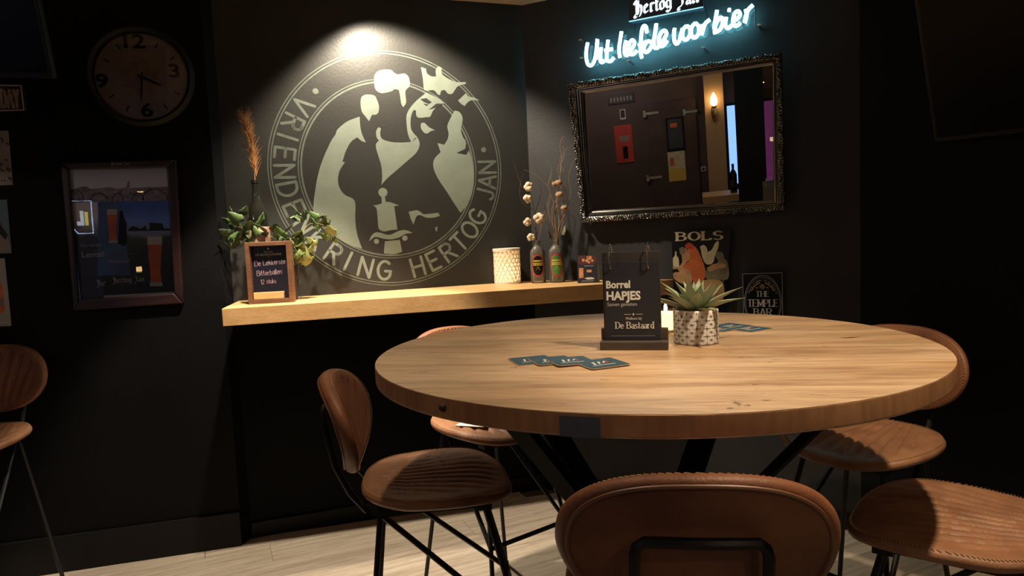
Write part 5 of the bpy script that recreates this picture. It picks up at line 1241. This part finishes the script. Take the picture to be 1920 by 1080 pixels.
# paper slip on the far stool
p = onz(888, 795, SEATZ+.030); ps = thing('paper_slip', 'white paper slip lying on the seat of the stool tucked behind the table', 'paper', loc=p, rz=-.35)
MB().prism([(-.055, -.032), (.05, -.03), (.055, .03), (-.05, .034)], 0, .0012, 'z').build('sheet', M['paper'], ps)
mb = MB()
for k in range(4): mb.prism([(-.04, .018-k*.012), (.03, .018-k*.012), (.03, .0155-k*.012), (-.04, .0155-k*.012)], .0013, .0016, 'z')
mb.build('printed_lines', M['greytext'], ps)

# ================================================================== what the mirror shows (behind the camera)
def rearthing(name, label, cat): return thing(name, label, cat, loc=backp(0, 0))
def rp(t, name, u0, u1, z0, z1, o0, o1, m, bv=0):
    b = rearbox(name, u0, u1, z0, z1, o0, o1, m, t); b.data.transform(Matrix.Translation(-backp(0, 0)));
    if bv: bevel(b, bv)
    return b
# cupboard door with hinges
dm = mat('dark_brown_door_paint', (.075, .045, .036), .5, var=.3)
t = rearthing('cupboard_door', 'dark brown flush cupboard door with steel strap hinges reflected in the mirror', 'door')
rp(t, 'leaf', -1.76, -1.19, .1, 1.82, 0, .03, dm, .004)
for (u0, u1, z_) in ((-1.80, -1.62, 1.70), (-1.33, -1.17, 1.66), (-1.82, -1.64, .92)): rp(t, 'hinge', u0, u1, z_-.016, z_+.016, .030, .042, M['chrome'], .003); rp(t, 'hinge_plate', u0-.012, u0+.025, z_-.04, z_+.04, .028, .045, M['chrome'], .003)
t = rearthing('framed_picture', 'small dark framed picture on the cupboard door reflected in the mirror', 'picture'); rp(t, 'frame', -1.55, -1.34, 1.22, 1.62, .031, .045, M['black'], .003); rp(t, 'print', -1.53, -1.36, 1.25, 1.60, .045, .047, mat('smoky_print', (.05, .055, .06), .4, var=.5)); rp(t, 'orange_print', -1.50, -1.42, 1.50, 1.55, .047, .0485, M['orange'])
t = rearthing('notice', 'cream and yellow notice below the small picture reflected in the mirror', 'poster'); rp(t, 'sheet', -1.555, -1.35, .85, 1.21, .031, .034, M['cream']); rp(t, 'yellow_band', -1.555, -1.35, .85, 1.0, .034, .0355, M['yellow']); rp(t, 'printed_figure', -1.53, -1.48, 1.04, 1.14, .034, .0358, M['orange'])
t = rearthing('red_sign', 'glossy red sign left of the cupboard door reflected in the mirror', 'sign'); rp(t, 'panel', -2.18, -1.96, 1.14, 1.60, 0, .015, M['red'], .004); rp(t, 'black_print', -2.09, -2.03, 1.19, 1.34, .015, .017, M['black']); rp(t, 'pale_print', -2.12, -2.0, 1.40, 1.47, .015, .017, M['paleprint'])
t = rearthing('small_notice', 'small framed notice above the red sign reflected in the mirror', 'sign'); rp(t, 'frame', -2.09, -2.02, 1.67, 1.79, 0, .012, M['offwhite']); rp(t, 'print', -2.08, -2.03, 1.69, 1.78, .012, .014, M['tin_dark'])
t = rearthing('slogan_board', 'dim lettered board high on the wall reflected in the mirror', 'sign'); rp(t, 'board', -2.22, -1.90, 1.86, 1.97, 0, .015, M['tin_dark'], .003)
for k in range(7): rp(t, 'letter', -2.19+k*.04, -2.17+k*.04, 1.89, 1.94, .015, .0165, M['worn'])
t = rearthing('thermostat', 'small white thermostat on the brown wall reflected in the mirror', 'thermostat'); rp(t, 'casing', -1.17, -1.11, .93, .99, 0, .02, M['greytext'], .004); rp(t, 'dial', -1.155, -1.125, .945, .975, .02, .024, M['tin_dark'])
# pillar with sconce
beige = mat('beige_pillar_paint', (.50, .33, .17), .7, var=.1)
b = rearbox('trim_1', -1.085, -.87, 0, ZC, 0, .12, beige); struct(b)
sc_ = thing('wall_sconce', 'brass wall sconce with a glowing flame bulb reflected in the mirror', 'lamp', loc=backp(-.985, 1.62, -2.55+.12), rz=math.atan2(NB.y, NB.x)-PI/2)
MB().tube([(0, .0, 0), (0, .05, -.05), (0, .09, -.02), (0, .09, .06)], .007, 8).build('arm', M['brass'], sc_, True)
MB().lathe([(0, -.12), (.012, -.10), (.028, -.05), (.034, 0), (.028, .05), (.012, .09), (0, .10)], 16, (0, .012)).build('back_plate', M['brass'], sc_, True)
MB().lathe([(0, .05), (.022, .055), (.030, .075), (.026, .08), (0, .08)], 16, (0, .09)).build('cup', M['brass'], sc_, True)
MB().lathe([(0, .08), (.030, .09), (.042, .125), (.034, .17), (.014, .215), (0, .235)], 16, (0, .09)).build('flame_bulb', M['bulb'], sc_, True)
# window
wn = struct(rearbox('window_1', WU0, WU1, WZ0, WZ1, -.07, -.064, glassmat('window_glass', (.95, .97, 1), .0, 1.45)))
for (u0, u1, z0_, z1_) in ((WU0, WU0+.03, WZ0, WZ1), (WU1-.03, WU1, WZ0, WZ1), (WU0, WU1, WZ0, WZ0+.03), (WU0, WU1, WZ1-.03, WZ1)):
    rearbox('window_frame', u0, u1, z0_, z1_, -.09, -.03, M['black'], wn)
street = mat('daylit_street', (.5, .6, .8), .8, emit=(.28, .50, 1.0), es=1.6)
tag(rearbox('street_backdrop', -1.4, .6, 0, 2.6, -1.6, -1.55, street), 'bright bluish daylit street front seen through the window in the mirror', 'building')
t = rearthing('street_door', 'magenta panelled street door seen through the window in the mirror', 'door'); mg = mat('daylit_magenta_paint', (.16, .02, .08), .4, emit=(.20, .035, .12), es=.5)  # daylight on the door is put in as emission
rp(t, 'leaf', -.26, -.02, 0, 2.1, -1.5, -1.46, mg, .005)
for z_ in (.4, .9, 1.3): rp(t, 'door_panel', -.235, -.05, z_, z_+.3, -1.46, -1.45, mg, .004)
rp(t, 'lattice_screen', -.34, -.26, 1.15, 1.75, -1.45, -1.43, M['white'])
# dark pillar and ledge
def mirbox(name, px0, px1, z0_, z1_, D, depth, material):
    pass
pA, pB = Vector((-1.085, .05, 0)), Vector((-.875, -.095, 0)); nn = Vector((pB.y-pA.y, -(pB.x-pA.x), 0)).normalized()*-1
q = [pA, pB, pB-nn*.2, pA-nn*.2]; struct(MB().prism([(p.x, p.y) for p in q], 0, ZC, 'z').build('trim_2', M['black']))
lg = thing('bar_ledge', 'pale wooden ledge in front of the window reflected in the mirror', 'ledge', loc=backp(-.6, 0, -1.75))
b = rearbox('top_board', -1.19, -.25, .72, .79, .8, 1.15, M['shelf']); b.data.transform(Matrix.Translation(-lg.location)); b.parent = lg
for u_ in (-1.1, -.4):
    b = rearbox('leg', u_-.03, u_+.03, 0, .72, .9, .96, M['steel']); b.data.transform(Matrix.Translation(-lg.location)); b.parent = lg
bo = thing('wine_bottle', 'dark bottle on the wooden ledge reflected in the mirror', 'bottle', loc=backp(-.86, .79, -2.55+1.0))
MB().lathe([(0, 0), (.037, 0), (.038, .19), (.03, .22), (.013, .25), (.013, .31), (0, .31)], 20).build('body', M['darkglass'], bo, True)
MB().lathe([(.0385, .06), (.0385, .14)], 20).build('label', M['tin_dark'], bo, True)
# outline neon, reflected in the glass of the framed poster
nb = thing('outline_neon_sign', 'blue-white outlined neon emblem with a yellow bar reflected in the poster glass', 'sign', loc=(-1.945, -1.50, 1.70), rz=PI)
W_, H_ = .085, .155
MB().tube([(W_, 0, H_), (-W_, 0, H_), (-W_*.95, 0, -H_), (W_*.5, 0, -H_), (W_, 0, -H_*.6)], .006, 8, True).build('outline_tube', mat('blue_white_neon', (.7, .8, 1), .4, emit=(.45, .65, 1), es=9), nb, True)
MB().box(-.05, -.022, -.004, .004, -.08, .05).build('yellow_bar', mat('yellow_neon', (1, .9, .3), .4, emit=(1, .85, .15), es=5), nb); MB().box(-.015, .045, -.004, .004, -.08, -.04).box(-.015, .015, -.004, .004, -.04, .06).build('white_bar', mat('white_neon', (1, 1, 1), .4, emit=(.8, .9, 1), es=5), nb)
MB().box(-W_-.02, W_+.02, .012, .02, -H_-.02, H_+.02).build('backing', M['black'], nb); MB().box(-.01, .01, .018, .12, -.01, .01).build('bracket', M['steel'], nb)
# pendant lamps, reflected in the poster glass
for (x, y, z_, lab) in ((-1.449, -.95, 1.90, 'small warm pendant lamp behind the camera reflected high in the poster glass'), (-1.505, -1.45, 1.20, 'small lit lantern behind the camera reflected low in the poster glass')):
    if z_ > 1.5:
        t = thing('pendant_lamp', lab, 'lamp', loc=(x, y, z_)); MB().lathe([(.05, 0), (.045, .03), (.012, .06), (0, .065)], 20).build('shade', M['brass'], t, True); MB().ell((0, 0, .005), .03, .03, .015).build('bulb', M['bulb'], t, True)
        MB().tube([(0, 0, .06), (0, 0, ZC-z_)], .003, 6).build('cord', M['black'], t)
    else:
        t = thing('table_lantern', lab, 'lamp', loc=(x, y, 0)); MB().lathe([(0, 0), (.14, 0), (.02, .02), (.02, 1.13), (.05, 1.14), (0, 1.15)], 20).build('stand', M['steel'], t, True); MB().box(-.025, .025, -.025, .025, 1.15, 1.20).build('lit_glass', M['bulb'], t); MB().lathe([(.05, 1.20), (.02, 1.24), (0, 1.25)], 4).build('roof', M['black'], t)
